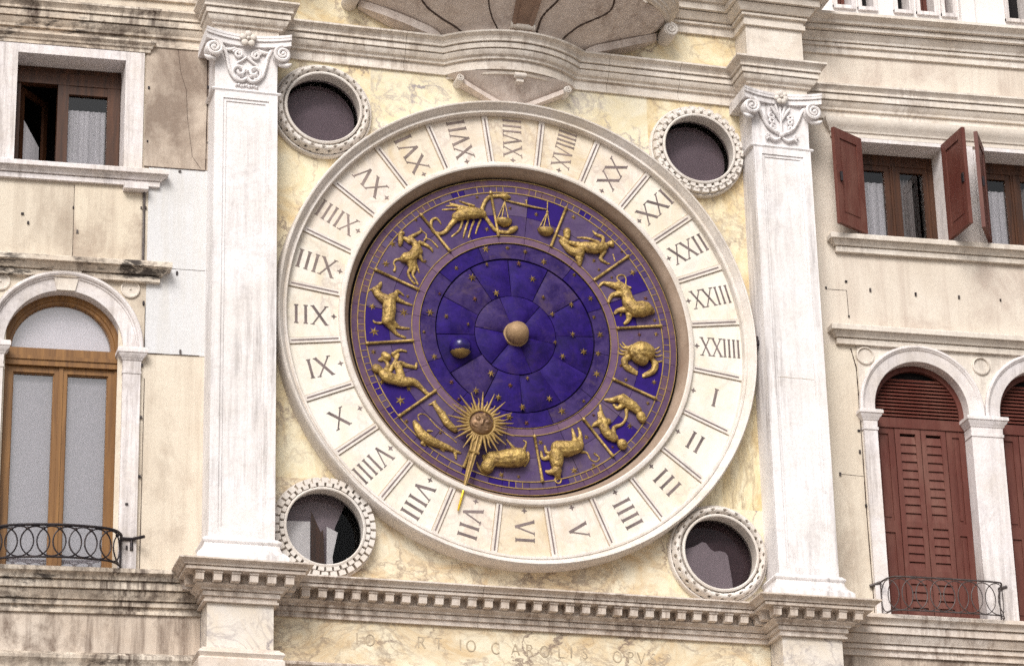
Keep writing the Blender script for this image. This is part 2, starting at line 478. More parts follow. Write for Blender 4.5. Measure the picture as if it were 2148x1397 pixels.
W_RED = paint('red_paint', (0.105, 0.028, 0.020), (0.165, 0.070, 0.052), 1)
W_RED2 = paint('faded_red_paint', (0.125, 0.040, 0.030), (0.205, 0.100, 0.076), 2)
IRON = metal('black_iron', (0.016, 0.014, 0.02), (0.045, 0.032, 0.03), 0.5, 0.5, 1)
IRON2 = metal('grey_iron', (0.10, 0.085, 0.085), (0.06, 0.045, 0.04), 0.55, 0.4, 2)
GOLD = metal('old_gilding', (0.53, 0.365, 0.115), (0.15, 0.085, 0.032), 0.47, 0.42, 3, 17, 0.012)
GOLD_D = metal('dull_gilding', (0.40, 0.27, 0.09), (0.22, 0.13, 0.05), 0.55, 0.4, 4, 18)
GOLD_B = metal('bright_gilding', (0.85, 0.62, 0.05), (0.70, 0.46, 0.05), 0.35, 0.6, 5, 10)
GLOBE = metal('tan_globe', (0.38, 0.25, 0.135), (0.27, 0.17, 0.09), 0.65, 0.2, 6, 12)
SUNFACE = metal('bronze_face', (0.26, 0.155, 0.080), (0.13, 0.075, 0.045), 0.5, 0.5, 7, 16)
E_LIGHT = enamel('grey_blue_enamel', (0.112, 0.079, 0.150), (0.080, 0.053, 0.122), (0.155, 0.10, 0.095), 1, 0.5)
E_MID = enamel('violet_blue_enamel', (0.082, 0.053, 0.138), (0.056, 0.034, 0.108), (0.135, 0.085, 0.09), 2, 0.5)
E_DEEP = enamel('deep_blue_enamel', (0.026, 0.009, 0.155), (0.020, 0.007, 0.115), (0.05, 0.02, 0.12), 3, 0.3)
E_CORE = enamel('core_blue_enamel', (0.025, 0.0095, 0.138), (0.012, 0.004, 0.080), (0.070, 0.038, 0.105), 4, 0.55)
E_CORE2 = enamel('worn_core_enamel', (0.052, 0.031, 0.126), (0.020, 0.009, 0.075), (0.095, 0.060, 0.085), 5, 0.9)
E_CORE3 = enamel('dark_core_enamel', (0.019, 0.006, 0.115), (0.009, 0.003, 0.055), (0.05, 0.024, 0.09), 11, 0.5)
E_MAUVE = enamel('mauve_band', (0.165, 0.10, 0.155), (0.125, 0.072, 0.14), (0.22, 0.135, 0.11), 6, 0.7)
E_BROWN = enamel('tarnished_band', (0.115, 0.068, 0.115), (0.085, 0.047, 0.10), (0.20, 0.115, 0.055), 7, 0.9)
E_MOON = enamel('polished_blue', (0.026, 0.011, 0.16), (0.012, 0.006, 0.07), (0.03, 0.02, 0.14), 8, 0.3, 0.15, 0.0, 0.4)
INK = flat('inlay_grey', (0.235, 0.185, 0.18), 0.75, 0.5)
INK2 = flat('worn_inlay', (0.31, 0.245, 0.225), 0.8, 0.45)
FADED = flat('joint_line', (0.46, 0.36, 0.25), 0.9)
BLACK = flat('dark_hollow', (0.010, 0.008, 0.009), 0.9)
ROOM = flat('dim_room', (0.055, 0.042, 0.045), 0.9)
G_CLEAR = glass('window_glass', 0.88, 0.03)
G_ROUND = glass('old_round_glass', 0.97, -0.025)
G_BRIGHT = glass('sky_lit_glass', 0.86, 0.22)
CURTAIN = cloth('white_curtain', (0.78, 0.76, 0.80))
BLIND = flat('grey_blind', (0.78, 0.74, 0.80), 0.9, 0.05)
DUSK = flat('dusky_hollow', (0.085, 0.050, 0.060), 0.9, 0.3)
LILAC = flat('lilac_reflection', (0.235, 0.175, 0.205), 0.9, 0.12)

# ------------------------------------------------------------------ the square
gm = Mat('paving', 0.85)
gb = gm.n.new('ShaderNodeTexBrick'); gb.inputs['Scale'].default_value = 1.0
gb.inputs['Color1'].default_value = (0.34, 0.29, 0.25, 1); gb.inputs['Color2'].default_value = (0.30, 0.255, 0.22, 1); gb.inputs['Mortar'].default_value = (0.08, 0.075, 0.07, 1)
gb.inputs['Mortar Size'].default_value = 0.012
gm.l.new(gm.pos((1, 1, 1)), gb.inputs['Vector'])
gm.color(gm.mix(gm.mul(gm.noise(0.4), 0.5), gb.outputs[0], (0.11, 0.10, 0.09)))
g = MB().quad((-400, -400, GROUND), (400, -400, GROUND), (400, 400, GROUND), (-400, 400, GROUND)).build('ground', gm.m)
g['kind'] = 'structure'

# ------------------------------------------------------------------ clock tower
tower = thing('clock_tower', 'pale marble clock tower front with two white pilasters and four round windows', 'tower', (0, 0, GROUND))
PX0, PX1, PD = 2.438, 3.052, 0.32        # pilaster inner / outer edge, depth
RW = [(-1.935, 2.163), (1.940, 2.143), (-1.925, -2.135), (1.944, -2.128)]
Z_LO, Z_UP = -2.66, 2.72                 # top of lower cornice, underside of upper cornice

def hole_patch(mb, x0, x1, z0, z1, cx, cz, r, y, mi=0, n=16):
    """flat rectangle with a round hole"""
    cor = [(x1, z0), (x1, z1), (x0, z1), (x0, z0)]
    pts, rim = [], []
    for k in range(4):
        a, b = cor[k - 1 + 0], cor[k]
        a = [(x1, z0), (x1, z1), (x0, z1), (x0, z0)][k]; b = [(x1, z1), (x0, z1), (x0, z0), (x1, z0)][k]
        for i in range(n):
            t = i / n
            pts.append((a[0] + (b[0] - a[0]) * t, a[1] + (b[1] - a[1]) * t))
            an = -PI / 4 + k * PI / 2 + t * PI / 2
            rim.append((cx + r * math.cos(an), cz + r * math.sin(an)))
    m = len(pts)
    vs = [(x, y, z) for x, z in pts] + [(x, y, z) for x, z in rim]
    mb.add(vs, [(i, (i + 1) % m, (i + 1) % m + m, i + m) for i in range(m)], mi)

# marble facing of the clock stage, in slabs, with real openings for the round windows
wall = MB()
hx = 0.50
xs = [-PX0, RW[0][0] + hx, 0.0, RW[1][0] - hx, PX0]
zs = [Z_LO - 0.1, -2.135 + hx, 0.0, 2.15 - hx, 2.15 + hx + 0.1]
slabs = {(0, 0): 2, (0, 1): 2, (0, 2): 0, (0, 3): 0, (1, 0): 2, (1, 1): 2, (1, 2): 0, (1, 3): 1,
         (2, 0): 2, (2, 1): 2, (2, 2): 1, (2, 3): 1, (3, 0): 1, (3, 1): 3, (3, 2): 0, (3, 3): 0}
for i in range(4):
    for j in range(4):
        x0, x1, z0, z1 = xs[i], xs[i + 1], zs[j], zs[j + 1]
        mi = slabs[(i, j)]
        if i in (0, 3) and j in (0, 3):
            k = {(0, 3): 0, (3, 3): 1, (0, 0): 2, (3, 0): 3}[(i, j)]
            hole_patch(wall, x0, x1, z0, z1, RW[k][0], RW[k][1], 0.40, 0.0, mi)

# the cross-shaped field between them, open behind the dial
cross = [(xs[1], zs[0]), (xs[3], zs[0]), (xs[3], zs[1]), (xs[4], zs[1]), (xs[4], zs[3]), (xs[3], zs[3]), (xs[3], zs[4]), (xs[1], zs[4]), (xs[1], zs[3]), (xs[0], zs[3]), (xs[0], zs[1]), (xs[1], zs[1])]
outl = []
for a, b in zip(cross, cross[1:] + cross[:1]):
    for i in range(12):
        outl.append((a[0] + (b[0] - a[0]) * i / 12, a[1] + (b[1] - a[1]) * i / 12))
nO = len(outl)
for i in range(nO):
    p, q = outl[i], outl[(i + 1) % nO]
    lp, lq = math.hypot(*p), math.hypot(*q)
    if lp < 2.06 and lq < 2.06: continue
    ip, iq = (p[0] * 2.05 / lp, p[1] * 2.05 / lp), (q[0] * 2.05 / lq, q[1] * 2.05 / lq)
    mx, mz = (p[0] + q[0]) / 2, (p[1] + q[1]) / 2
    mi = (1 if mz > 0 else 2) if abs(mz) > abs(mx) else (0 if mx < 0 or mz > 0.2 else 3)
    wall.quad((p[0], 0, p[1]), (q[0], 0, q[1]), (iq[0], 0, iq[1]), (ip[0], 0, ip[1]), mi)
# thin open joints between slabs are left as grooves of dark mortar
wall.build('wall', [MB_YEL, MB_PALE, MB_OCH, MB_VERT], tower, label='veined yellow marble facing round the clock')
w = MB()
w.quad((-PX0, 0, Z_UP), (PX0, 0, Z_UP), (PX0, 0, 4.4), (-PX0, 0, 4.4))
w.build('wall', MB_YEL, tower, label='yellow marble facing above the upper cornice')
w = MB()
w.box(-PX1, PX1, 0.9, 1.0, GROUND, 9.0)
w.box(-PX0, PX0, 0.012, 0.05, GROUND, -3.44)
w.box(-PX1, -PX0, -PD + .01, 0.05, GROUND, -3.60); w.box(PX0, PX1, -PD + .01, 0.05, GROUND, -3.60)
w.box(-PX0, PX0, 0.02, 0.06, 4.4, 9.0)
w.build('wall', T_WARM, tower, label='plain stone core of the tower')

# pilasters
def pilaster(cx, capital):
    h = (PX1 - PX0) / 2
    p = MB()
    p.box(cx - h, cx + h, -PD, 0.05, -2.43, 2.14)
    # raised border round a sunken field
    fx, z0, z1 = h - 0.0, -2.30, 2.05
    for a, b, c, d in ((-h + .001, -h + .085, z0, z1), (h - .085, h - .001, z0, z1), (-h + .001, h - .001, z1, 2.128), (-h + .001, h - .001, -2.37, z0)):
        p.box(cx + a, cx + b, -PD - 0.022, -PD + .001, c, d)
    for a, b, c, d in ((-h + .085, -h + .115, z0 + .03, z1 - .03), (h - .115, h - .085, z0 + .03, z1 - .03), (-h + .085, h - .085, z1 - .03, z1), (-h + .085, h - .085, z0, z0 + .03)):
        p.box(cx + a, cx + b, -PD - 0.010, -PD + .001, c, d)
    zj = -.35 if cx > 0 else .62
    o = p.build('pilaster', T_WHITE, tower)
    jm = MB()
    for i in range(10):
        xa, xb = cx - h + .02 + (2 * h - .04) * i / 10, cx - h + .02 + (2 * h - .04) * (i + 1) / 10
        jm.bar((xa, zj + .002 * math.sin(i * 2.3)), (xb, zj + .002 * math.sin((i + 1) * 2.3)), .003 + .002 * (i % 3 == 0), -PD - .0012 - .0001 * i, -PD - .0005)
    if cx > 0: jm.build('joint', FADED, o)
    base = [(cx - h, 0.0), (cx - h, -PD), (cx + h, -PD), (cx + h, 0.0)]
    b = MB()
    b.sweep(base, [(0.0, -2.372), (0.012, -2.385)][::-1] + [(0.0, -2.36)])
    b2 = MB()
    b2.sweep(base, [(0.0, -2.668), (0.115, -2.668), (0.115, -2.56), (0.105, -2.545), (0.060, -2.50), (0.042, -2.46), (0.040, -2.435), (0.050, -2.425), (0.056, -2.41), (0.050, -2.395), (0.038, -2.385), (0.028, -2.372), (0.0, -2.366)])
    b2.build('base', T_WHITE, o, smooth=40)
    capital(cx, h, o)
    return o

def spiral(cx, cz, r0, turns, a0, sgn, y, n=40, r_end=0.15):
    pts = []
    for i in range(n + 1):
        t = i / n
        a = a0 + sgn * t * turns * 2 * PI
        r = r0 * (1 - t * (1 - r_end))
        pts.append((cx + r * math.cos(a), y - 0.012 * t, cz + r * math.sin(a)))
    return pts

def rosette(mb, cx, cz, y, r, n=5):
    for k in range(n):
        a = PI / 2 + 2 * PI * k / n
        mb.ball((cx + r * .62 * math.cos(a), y, cz + r * .62 * math.sin(a)), r * .42, r * .25, 12, 6)
    mb.ball((cx, y - r * .18, cz), r * .24, r * .25, 10, 6)

def cap_core(mb, cx, h):
    # bell, astragal, abacus with hollowed sides
    mb.add([(cx + sx * (h - .004) * (1 + .02 * k), (-PD - .002 - .012 * k) if f else 0.04, z) for k, z in ((0, 2.13), (1, 2.62)) for sx, f in ((-1, 0), (-1, 1), (1, 1), (1, 0))],
           [(0, 1, 5, 4), (1, 2, 6, 5), (2, 3, 7, 6), (4, 5, 6, 7)])
    pth = [(cx - h, 0.0), (cx - h, -PD), (cx + h, -PD), (cx + h, 0.0)]
    mb.sweep(pth, [(0.0, 2.118), (0.024, 2.122), (0.034, 2.137), (0.024, 2.152), (0.0, 2.158)])
    # abacus: concave front
    A, n = 0.415, 14
    fr = []
    for i in range(n + 1):
        t = -1 + 2 * i / n
        fr.append((cx + A * t, -PD - 0.055 - 0.105 * t * t))
    pth = [(cx - A, 0.0)] + fr + [(cx + A, 0.0)]
    k = len(pth)
    for z0, z1, e in ((2.615, 2.672, -0.022), (2.672, 2.700, -0.004), (2.700, 2.728, 0.0)):
        vs = [(x + (e if x < cx else -e) * 0, y - e, z) for z in (z0, z1) for x, y in pth]
        mb.add(vs, [(i, i + 1, i + 1 + k, i + k) for i in range(k - 1)] + [list(range(k - 1, -1, -1)), list(range(k, 2 * k))])

def volutes(mb, cx, z, r, xo):
    for s in (-1, 1):
        y = -PD - 0.105
        vx = cx + s * xo
        mb.lathe(vx, z, [(r * .98, y + .10), (r * .98, y + .015), (r * .9, y), (0.002, y - .008)], 28)
        mb.tube(spiral(vx, z, r * .98, 2.1, PI / 2, s, y - .008), [0.020 * (1 - .5 * i / 40) for i in range(41)], 6)
        mb.ball((vx, y - .02, z), r * .2, r * .18)
        # small leaf tucked under the volute
        mb.limb([(vx - s * .01, y + .04, z - r * 1.15, .022), (vx + s * .05, y + .02, z - r * 1.25, .026), (vx + s * .085, y + .01, z - r * 1.05, .010)], 8)

def stem(mb, pts, y, r):
    mb.limb([(x, y, z, r) for x, z in pts], 8)

def capital_scroll(cx, h, o):
    m = MB(); cap_core(m, cx, h)
    volutes(m, cx, 2.53, 0.085, 0.335)
    y = -PD - 0.03
    L = [(-.29, 2.60), (-.245, 2.60), (-.205, 2.52), (-.185, 2.42), (-.16, 2.33), (-.11, 2.26), (-.05, 2.24), (0.0, 2.272)]
    for s in (-1, 1):
        stem(m, [(cx - s * a, z) for a, z in L], y, .019)
        m.tube(spiral(cx + s * .088, 2.522, .050, 1.6, PI * .1 if s > 0 else PI * .9, s, y - .004, 26), .013, 6)
        m.tube(spiral(cx + s * .072, 2.335, .078, 1.3, -PI / 2, s, y - .004, 26), .016, 6)
        stem(m, [(cx, 2.50), (cx + s * .05, 2.455), (cx + s * .10, 2.42), (cx + s * .125, 2.36)], y, .013)
        m.limb([(cx + s * .12, y, 2.585, .012), (cx + s * .17, y, 2.56, .022), (cx + s * .215, y, 2.572, .008)], 8)
        m.ball((cx + s * .045, y, 2.30), .020, .02); m.ball((cx + s * .02, y, 2.36), .018, .02)
    for k in range(9):
        m.ball((cx - .10 + .025 * k, -PD - .015, 2.198 + .006 * math.sin(k * 2.1)), .015, .016, 8, 5)
    m2 = m.build('capital', T_WHITE, o, smooth=45, label='capital carved with curling scrolls')
    f = MB(); rosette(f, cx, 2.672, -PD - .085, .086, 5)
    f.build('rosette', T_RIM, o, smooth=60)

def capital_palm(cx, h, o):
    m = MB(); cap_core(m, cx, h)
    volutes(m, cx, 2.53, 0.085, 0.335)
    y = -PD - 0.03
    for s in (-1, 1):
        stem(m, [(cx + s * a, z) for a, z in ((.28, 2.60), (.235, 2.56), (.185, 2.44), (.12, 2.34), (.03, 2.29))], y, .020)
        for tx, tz, w in ((.10, 2.565, .018), (.05, 2.59, .016)):
            m.limb([(cx + s * .008, y, 2.43, .010), (cx + s * tx * .55, y - .012, 2.51, w), (cx + s * tx, y - .014, tz, w * .8)], 8)
        for z0, rr in ((2.475, .040), (2.425, .036), (2.355, .032)):
            m.tube(spiral(cx + s * (.055 + rr), z0 - .005, rr, 1.1, PI * (.5), -s, y - .004, 18), .014, 6)
        m.limb([(cx + s * .02, y, 2.235, .012), (cx + s * .075, y, 2.21, .018), (cx + s * .13, y, 2.232, .016), (cx + s * .16, y, 2.215, .010)], 8)
        m.tube(spiral(cx + s * .15, 2.255, .030, 1.2, 0, s, y, 16), .010, 6)
    stem(m, [(cx, 2.30), (cx, 2.42), (cx, 2.58)], y - .006, .014)
    m.ball((cx, y, 2.27), .03, .025)
    m.build('capital', T_WHITE, o, smooth=45, label='capital carved with a palmette')
    f = MB(); rosette(f, cx, 2.672, -PD - .085, .076, 7)
    f.build('rosette', T_RIM, o, smooth=60)

cxp = (PX0 + PX1) / 2
pilaster(-cxp, capital_scroll)
pilaster(cxp, capital_palm)

# cornices
def broken(x0=-PX1, x1=PX1, y_out=0.0, mid=()):
    return [(-PX1, y_out), (-PX1, -PD), (-PX0, -PD), (-PX0, 0.0)] + list(mid) + [(PX0, 0.0), (PX0, -PD), (PX1, -PD), (PX1, y_out)]

LOWER = [(0.0, -2.985), (0.036, -2.985), (0.036, -2.966), (0.022, -2.964), (0.022, -2.932), (0.046, -2.931), (0.046, -2.892), (0.034, -2.890), (0.034, -2.884), (0.066, -2.883), (0.072, -2.866), (0.096, -2.856), (0.112, -2.846), (0.118, -2.838), (0.080, -2.836), (0.080, -2.752),
         (0.236, -2.750), (0.236, -2.724), (0.222, -2.722), (0.222, -2.716), (0.252, -2.715), (0.256, -2.700), (0.270, -2.686), (0.290, -2.677), (0.304, -2.672), (0.304, -2.658), (0.0, -2.645)]
c = MB()
cut = 0.004
c.sweep([(-PX1, 0.0), (-PX1, -PD), (-PX0, -PD), (-PX0, 0.0), (-0.46, 0.0)], LOWER)
c.sweep([(-0.46 + cut, 0.0), (0.43 - cut, 0.0)], LOWER)
c.sweep([(0.43, 0.0), (1.30 - cut, 0.0)], LOWER)
c.sweep([(1.30, 0.0), (PX0, 0.0), (PX0, -PD), (PX1, -PD), (PX1, 0.0)], LOWER)
def dentil(mb, x, y, dx, dy):
    """block with its back on the frieze at (x,y), facing along (dx,dy)"""
    w, p0, p1 = 0.038, 0.078, 0.205
    tx, ty = -dy, dx
    vs = []
    for z, pp in ((-2.834, p1 - .012), (-2.757, p1)):
        for a, p in ((-w, p0), (w, p0), (w, pp), (-w, pp)):
            vs.append((x + tx * a + dx * p, y + ty * a + dy * p, z))
    mb.add(vs, [(0, 3, 2, 1), (4, 5, 6, 7), (0, 1, 5, 4), (1, 2, 6, 5), (2, 3, 7, 6), (3, 0, 4, 7)])
    vs = []
    for z in (-2.771, -2.7515):
        for a, p in ((-w - .006, p0), (w + .006, p0), (w + .006, p1 + .008), (-w - .006, p1 + .008)):
            vs.append((x + tx * a + dx * p, y + ty * a + dy * p, z))
    mb.add(vs, [(0, 3, 2, 1), (4, 5, 6, 7), (0, 1, 5, 4), (1, 2, 6, 5), (2, 3, 7, 6), (3, 0, 4, 7)])
cor = c.build('cornice', T_CORN, tower, label='lower cornice with a row of square dentils')
for i in range(28):
    d = MB(); dentil(d, -2.12 + i * 4.24 / 27, 0.0, 0, -1); d.build('dentil', T_CORN, cor)
for s in (-1, 1):
    for i in range(6):
        d = MB(); dentil(d, s * cxp - .41 + i * .164, -PD, 0, -1); d.build('dentil', T_CORN, cor)
    for sx in (-1, 1):
        for k in range(2):
            d = MB(); dentil(d, s * cxp + sx * (PX1 - PX0) / 2, -PD + 0.02 + k * .155, sx, 0); d.build('dentil', T_CORN, cor)

UPPER = [(0.0, 2.712), (0.026, 2.712), (0.026, 2.740), (0.010, 2.741), (0.010, 2.822), (0.040, 2.823), (0.044, 2.842), (0.052, 2.850), (0.070, 2.858), (0.086, 2.880), (0.092, 2.906), (0.078, 2.908), (0.078, 2.914), (0.108, 2.915),
         (0.108, 2.968), (0.092, 2.970), (0.092, 2.976), (0.130, 2.977), (0.130, 2.997), (0.124, 3.002), (0.140, 3.028), (0.166, 3.044), (0.182, 3.052), (0.182, 3.072), (0.0, 3.087)]
SG = 0.27; RB = 0.969; CH = math.sqrt(SG * (2 * RB - SG)); HA = math.asin(CH / RB)
bow = [(RB * math.sin(-HA + 2 * HA * i / 22), (RB - SG) - RB * math.cos(-HA + 2 * HA * i / 22)) for i in range(23)]
c = MB()
c.sweep([(-PX1, 0.0), (-PX1, -PD), (-PX0, -PD), (-PX0, 0.0), (-1.10, 0.0)], UPPER)
c.sweep([(-1.10 + cut, 0.0)] + bow + [(1.02 - cut, 0.0)], UPPER)
c.sweep([(1.02, 0.0), (1.78 - cut, 0.0)], UPPER)
c.sweep([(1.78, 0.0), (PX0, 0.0), (PX0, -PD), (PX1, -PD), (PX1, 0.0)], UPPER)
c.build('cornice', T_UPC, tower, smooth=25, label='upper cornice that bows out over the clock')

TOPC = [(0.0, 3.50), (0.03, 3.50), (0.03, 3.55), (0.015, 3.552), (0.015, 3.60), (0.05, 3.602), (0.05, 3.625), (0.035, 3.627), (0.035, 3.64), (0.07, 3.642), (0.10, 3.68), (0.12, 3.71), (0.10, 3.712), (0.10, 3.72), (0.155, 3.722), (0.155, 3.80), (0.19, 3.802), (0.20, 3.83), (0.25, 3.87), (0.31, 3.90), (0.33, 3.905), (0.33, 3.94), (0.0, 3.97)]
c = MB(); c.sweep(broken(), TOPC)
for s in (-1, 1):
    x0, x1 = sorted((s * PX0, s * PX1))
    c.box(x0, x1, -PD + .003, 0.0, 3.06, 3.52)
c.build('cornice', T_WARM, tower, smooth=25, label='topmost cornice and frieze blocks over the pilasters')

# pedestal stage below the lower cornice
for s in (-1, 1):
    x0, x1 = sorted((s * PX0, s * PX1))
    MB().box(x0 + .004, x1 - .004, -PD + .004, 0.0, -3.62, -2.97).build('pedestal', MB_PED, tower)
c = MB()
for s in (-1, 1):
    x0, x1 = sorted((s * PX0, s * PX1))
    c.sweep([(x0, 0.0), (x0, -PD), (x1, -PD), (x1, 0.0)], [(0.0, -3.75), (0.085, -3.75), (0.085, -3.52), (0.065, -3.50), (0.075, -3.485), (0.088, -3.465), (0.075, -3.44), (0.05, -3.425), (0.045, -3.412), (0.0, -3.40)])
c.sweep([(-PX0, 0.0), (PX0, 0.0)], [(0.0, -3.70), (0.06, -3.70), (0.06, -3.50), (0.05, -3.48), (0.05, -3.46), (0.075, -3.44), (0.08, -3.42), (0.055, -3.405), (0.0, -3.395)])
c.build('base_moulding', T_CORN, tower, smooth=25)
ins = MB().quad((-PX0, -.004, -3.41), (PX0, -.004, -3.41), (PX0, -.004, -2.97), (-PX0, -.004, -2.97)).build('inscription_panel', MB_OCH, tower)

# incised Roman capitals, drawn as strokes in a unit-high box
GL = {'I': [(0, 0, 0, 1, 1)], 'T': [(.3, 0, .3, 1, 1), (0, 1, .6, 1, .7)], 'L': [(0, 0, 0, 1, 1), (0, 0, .5, 0, .7)],
      'A': [(0, 0, .35, 1, .6), (.35, 1, .7, 0, 1), (.14, .36, .56, .36, .5)], 'R': [(0, 0, 0, 1, 1), (0, 1, .35, .98, .6), (.35, .98, .46, .76, 1), (.46, .76, .33, .54, .8), (.33, .54, 0, .5, .6), (.25, .52, .6, 0, 1)],
      'S': [(.42, .88, .25, 1, .6), (.25, 1, .06, .85, .8), (.06, .85, .08, .65, .8), (.08, .65, .38, .38, 1), (.38, .38, .42, .16, .8), (.42, .16, .22, 0, .8), (.22, 0, 0, .12, .6)],
      'P': [(0, 0, 0, 1, 1), (0, 1, .35, .98, .6), (.35, .98, .46, .76, 1), (.46, .76, .33, .54, .8), (.33, .54, 0, .5, .6)], 'V': [(0, 1, .35, 0, 1), (.35, 0, .7, 1, .6)]}
def arc_letter(a0, a1, w=.78):
    out = []; n = 12
    for i in range(n):
        a, b = rad(a0 + (a1 - a0) * i / n), rad(a0 + (a1 - a0) * (i + 1) / n)
        out.append((w / 2 + w / 2 * math.cos(a), .5 + .5 * math.sin(a), w / 2 + w / 2 * math.cos(b), .5 + .5 * math.sin(b), .6 + .4 * abs(math.cos(a))))
    return out
GL['O'] = arc_letter(0, 360); GL['C'] = arc_letter(45, 315)
LET = flat('worn_lettering', (0.57, 0.47, 0.34), 0.9, 0.5)
for ch, x, z in [('I', -1.60, -3.20), ('O', -1.52, -3.21), ('R', -1.02, -3.205), ('T', -0.86, -3.205), ('I', -0.62, -3.205), ('O', -0.56, -3.21), ('C', -0.32, -3.22),
                 ('A', -0.13, -3.22), ('R', 0.02, -3.22), ('O', 0.15, -3.225), ('L', 0.33, -3.22), ('I', 0.45, -3.22), ('S', 0.56, -3.22), ('O', 0.86, -3.235), ('P', 1.01, -3.235), ('V', 1.10, -3.235), ('S', 1.23, -3.235)]:
    m = MB(); h = .105
    for k, (a, b, c2, d, wt) in enumerate(GL[ch]):
        m.bar((x + a * h, z + b * h), (x + c2 * h, z + d * h), .013 * wt, -.0065 - .0002 * k, -.004)
    m.build('letter', LET, ins)

# ------------------------------------------------------------------ round windows
def torus_rim(mb, cx, cz, R, r0, r1, depth, fn, na=360, nb=22, a_shift=0.0):
    """ring of half-round section between r0 and r1, its surface carved by fn(angle, section) """
    rm, rw = (r0 + r1) / 2, (r1 - r0) / 2
    vs = []
    for i in range(na):
        a = 2 * PI * i / na
        for j in range(nb + 1):
            b = PI * j / nb
            d = fn(a, b)
            r = rm + (rw - d * .5) * math.cos(b)
            y = -0.035 - (depth - d) * math.sin(b)
            vs.append((cx + r * math.cos(a), y, cz + r * math.sin(a)))
    k = nb + 1
    fs = [(i * k + j, i * k + j + 1, ((i + 1) % na) * k + j + 1, ((i + 1) % na) * k + j) for i in range(na) for j in range(nb)]
    mb.add(vs, fs)

def weave(n, m, deep):
    def f(a, b):
        u, v = n * a, m * b
        p = max(0.0, math.cos(u + v)) * max(0.0, math.cos(u - v))
        ridge = 0.25 * (abs(math.sin((u + v) / 2)) + abs(math.sin((u - v) / 2)))
        return deep * (p ** 1.6) + deep * 0.16 * ridge
    return f

def round_window(k, style, interior):
    cx, cz = RW[k]
    lab = {'scale': 'round window with a scale-patterned stone rim', 'bead': 'round window with a notched garland rim', 'block': 'round window with a rim of square stone blocks', 'plait': 'round window with a plaited, dotted stone rim'}[style]
    root = holder('round_window', tower, (cx, -0.05, cz - .5), lab)
    m = MB()
    # fillets and the cove that leads down to the glass
    m.lathe(cx, cz, [(.500, 0.0), (.500, -.045), (.492, -.058), (.480, -.060), (.474, -.048), (.470, -.030)], 128)
    m.lathe(cx, cz, [(.392, -.040), (.388, -.125), (.372, -.132), (.362, -.126), (.366, -.06), (.372, 0.0), (.382, 0.05), (.383, 0.09)], 128)
    if style == 'scale': torus_rim(m, cx, cz, 0, .385, .476, .112, weave(24, 4.0, .085), 720, 30)
    elif style == 'plait': torus_rim(m, cx, cz, 0, .385, .478, .112, weave(22, 4.0, .095), 720, 30)
    elif style == 'block':
        torus_rim(m, cx, cz, 0, .392, .474, .055, lambda a, b: 0.0, 128, 12)
        n = 34
        for i in range(n):
            a = 2 * PI * (i + .5) / n + RND.uniform(-.006, .006)
            for (ra, rb, y0, da, w) in ((.432, .482, -.122, 0.0, .74), (.392, .428, -.130, PI / n, .70)):
                m.sector(ra, rb, a + da - PI / n * w, a + da + PI / n * w, y0 - RND.uniform(0, .006), -.04, 2, 0, cx, cz)
    else:
        torus_rim(m, cx, cz, 0, .390, .474, .070, lambda a, b: 0.0, 128, 12)
        n = 30
        for i in range(n):
            a = 2 * PI * i / n
            m.sector(.436, .476, a - PI / n * .66, a + PI / n * .66, -.112, -.04, 3, 0, cx, cz)
            m.sector(.394, .430, a + PI / n - PI / n * .6, a + PI / n + PI / n * .6, -.122, -.04, 3, 0, cx, cz)
            m.ball((cx + .433 * math.cos(a), -.100, cz + .433 * math.sin(a)), .024, .026, 10, 6)
    m.build('rim', T_RIM, root, smooth=38)
    MB().disc(cx, cz, .381, 0.055, 96).build('pane', G_ROUND, root)
    m = MB()
    m.lathe(cx, cz, [(.3825, .058), (.3825, .062), (.72, .062), (.72, .85)], 48)
    m.disc(cx, cz, .72, .85, 48)
    m.build('recess', DUSK if style in ('plait', 'scale', 'bead') else BLACK, root)
    if style == 'plait': MB().lathe(cx, cz, [(.46, .135), (.001, .1351)], 64).build('pane_backing', DUSK, root)  # dusky disc added because no light reaches the hollow behind the pane
    if interior:
        MB().lathe(cx, cz, [(.372, .170), (.001, .1701)], 64).build('pane_backing', LILAC, root)  # lilac disc standing for the dull sky reflection in the pane
round_window(0, 'scale', True)
round_window(1, 'bead', True)
round_window(2, 'block', False)
round_window(3, 'plait', False)
# flat shapes put behind the lower panes to stand for reflected buildings
def reflection_shape(name, poly, y0, y1, mat, label, cat, group=None):
    o = MB().prism(poly, y0, y1).build(name, mat)
    tag(o, label, cat, group)
bx, bz = RW[2]
REFL_WHITE = flat('reflected_white', (0.82, 0.79, 0.80), 0.7, 0.06)
REFL_GREY = flat('grey_reflection', (0.34, 0.275, 0.305), 0.8, 0.1)
reflection_shape('brown_reflection', [(bx - .08, bz - .55), (bx + .055, bz - .55), (bx + .03, bz + .04), (bx + .005, bz + .02), (bx - .045, bz + .13), (bx - .085, bz + .22)], .088, .098, W_DARK, 'brown reflection shape with a jagged top behind the block-rimmed round pane', 'reflection_strip')
reflection_shape('white_reflection', [(bx - .60, bz - .60), (bx - .09, bz - .60), (bx - .09, bz + .12), (bx - .60, bz + .10)], .104, .11, REFL_WHITE, 'wide white reflection shape behind the block-rimmed round pane, left of the brown one', 'reflection_shape')
reflection_shape('white_reflection', [(bx + .057, bz - .58), (bx + .14, bz - .58), (bx + .115, bz - .22), (bx + .165, bz + .02), (bx + .06, bz + .07)], .074, .082, REFL_WHITE, 'narrow white reflection shape behind the block-rimmed round pane, right of the brown one', 'reflection_shape')
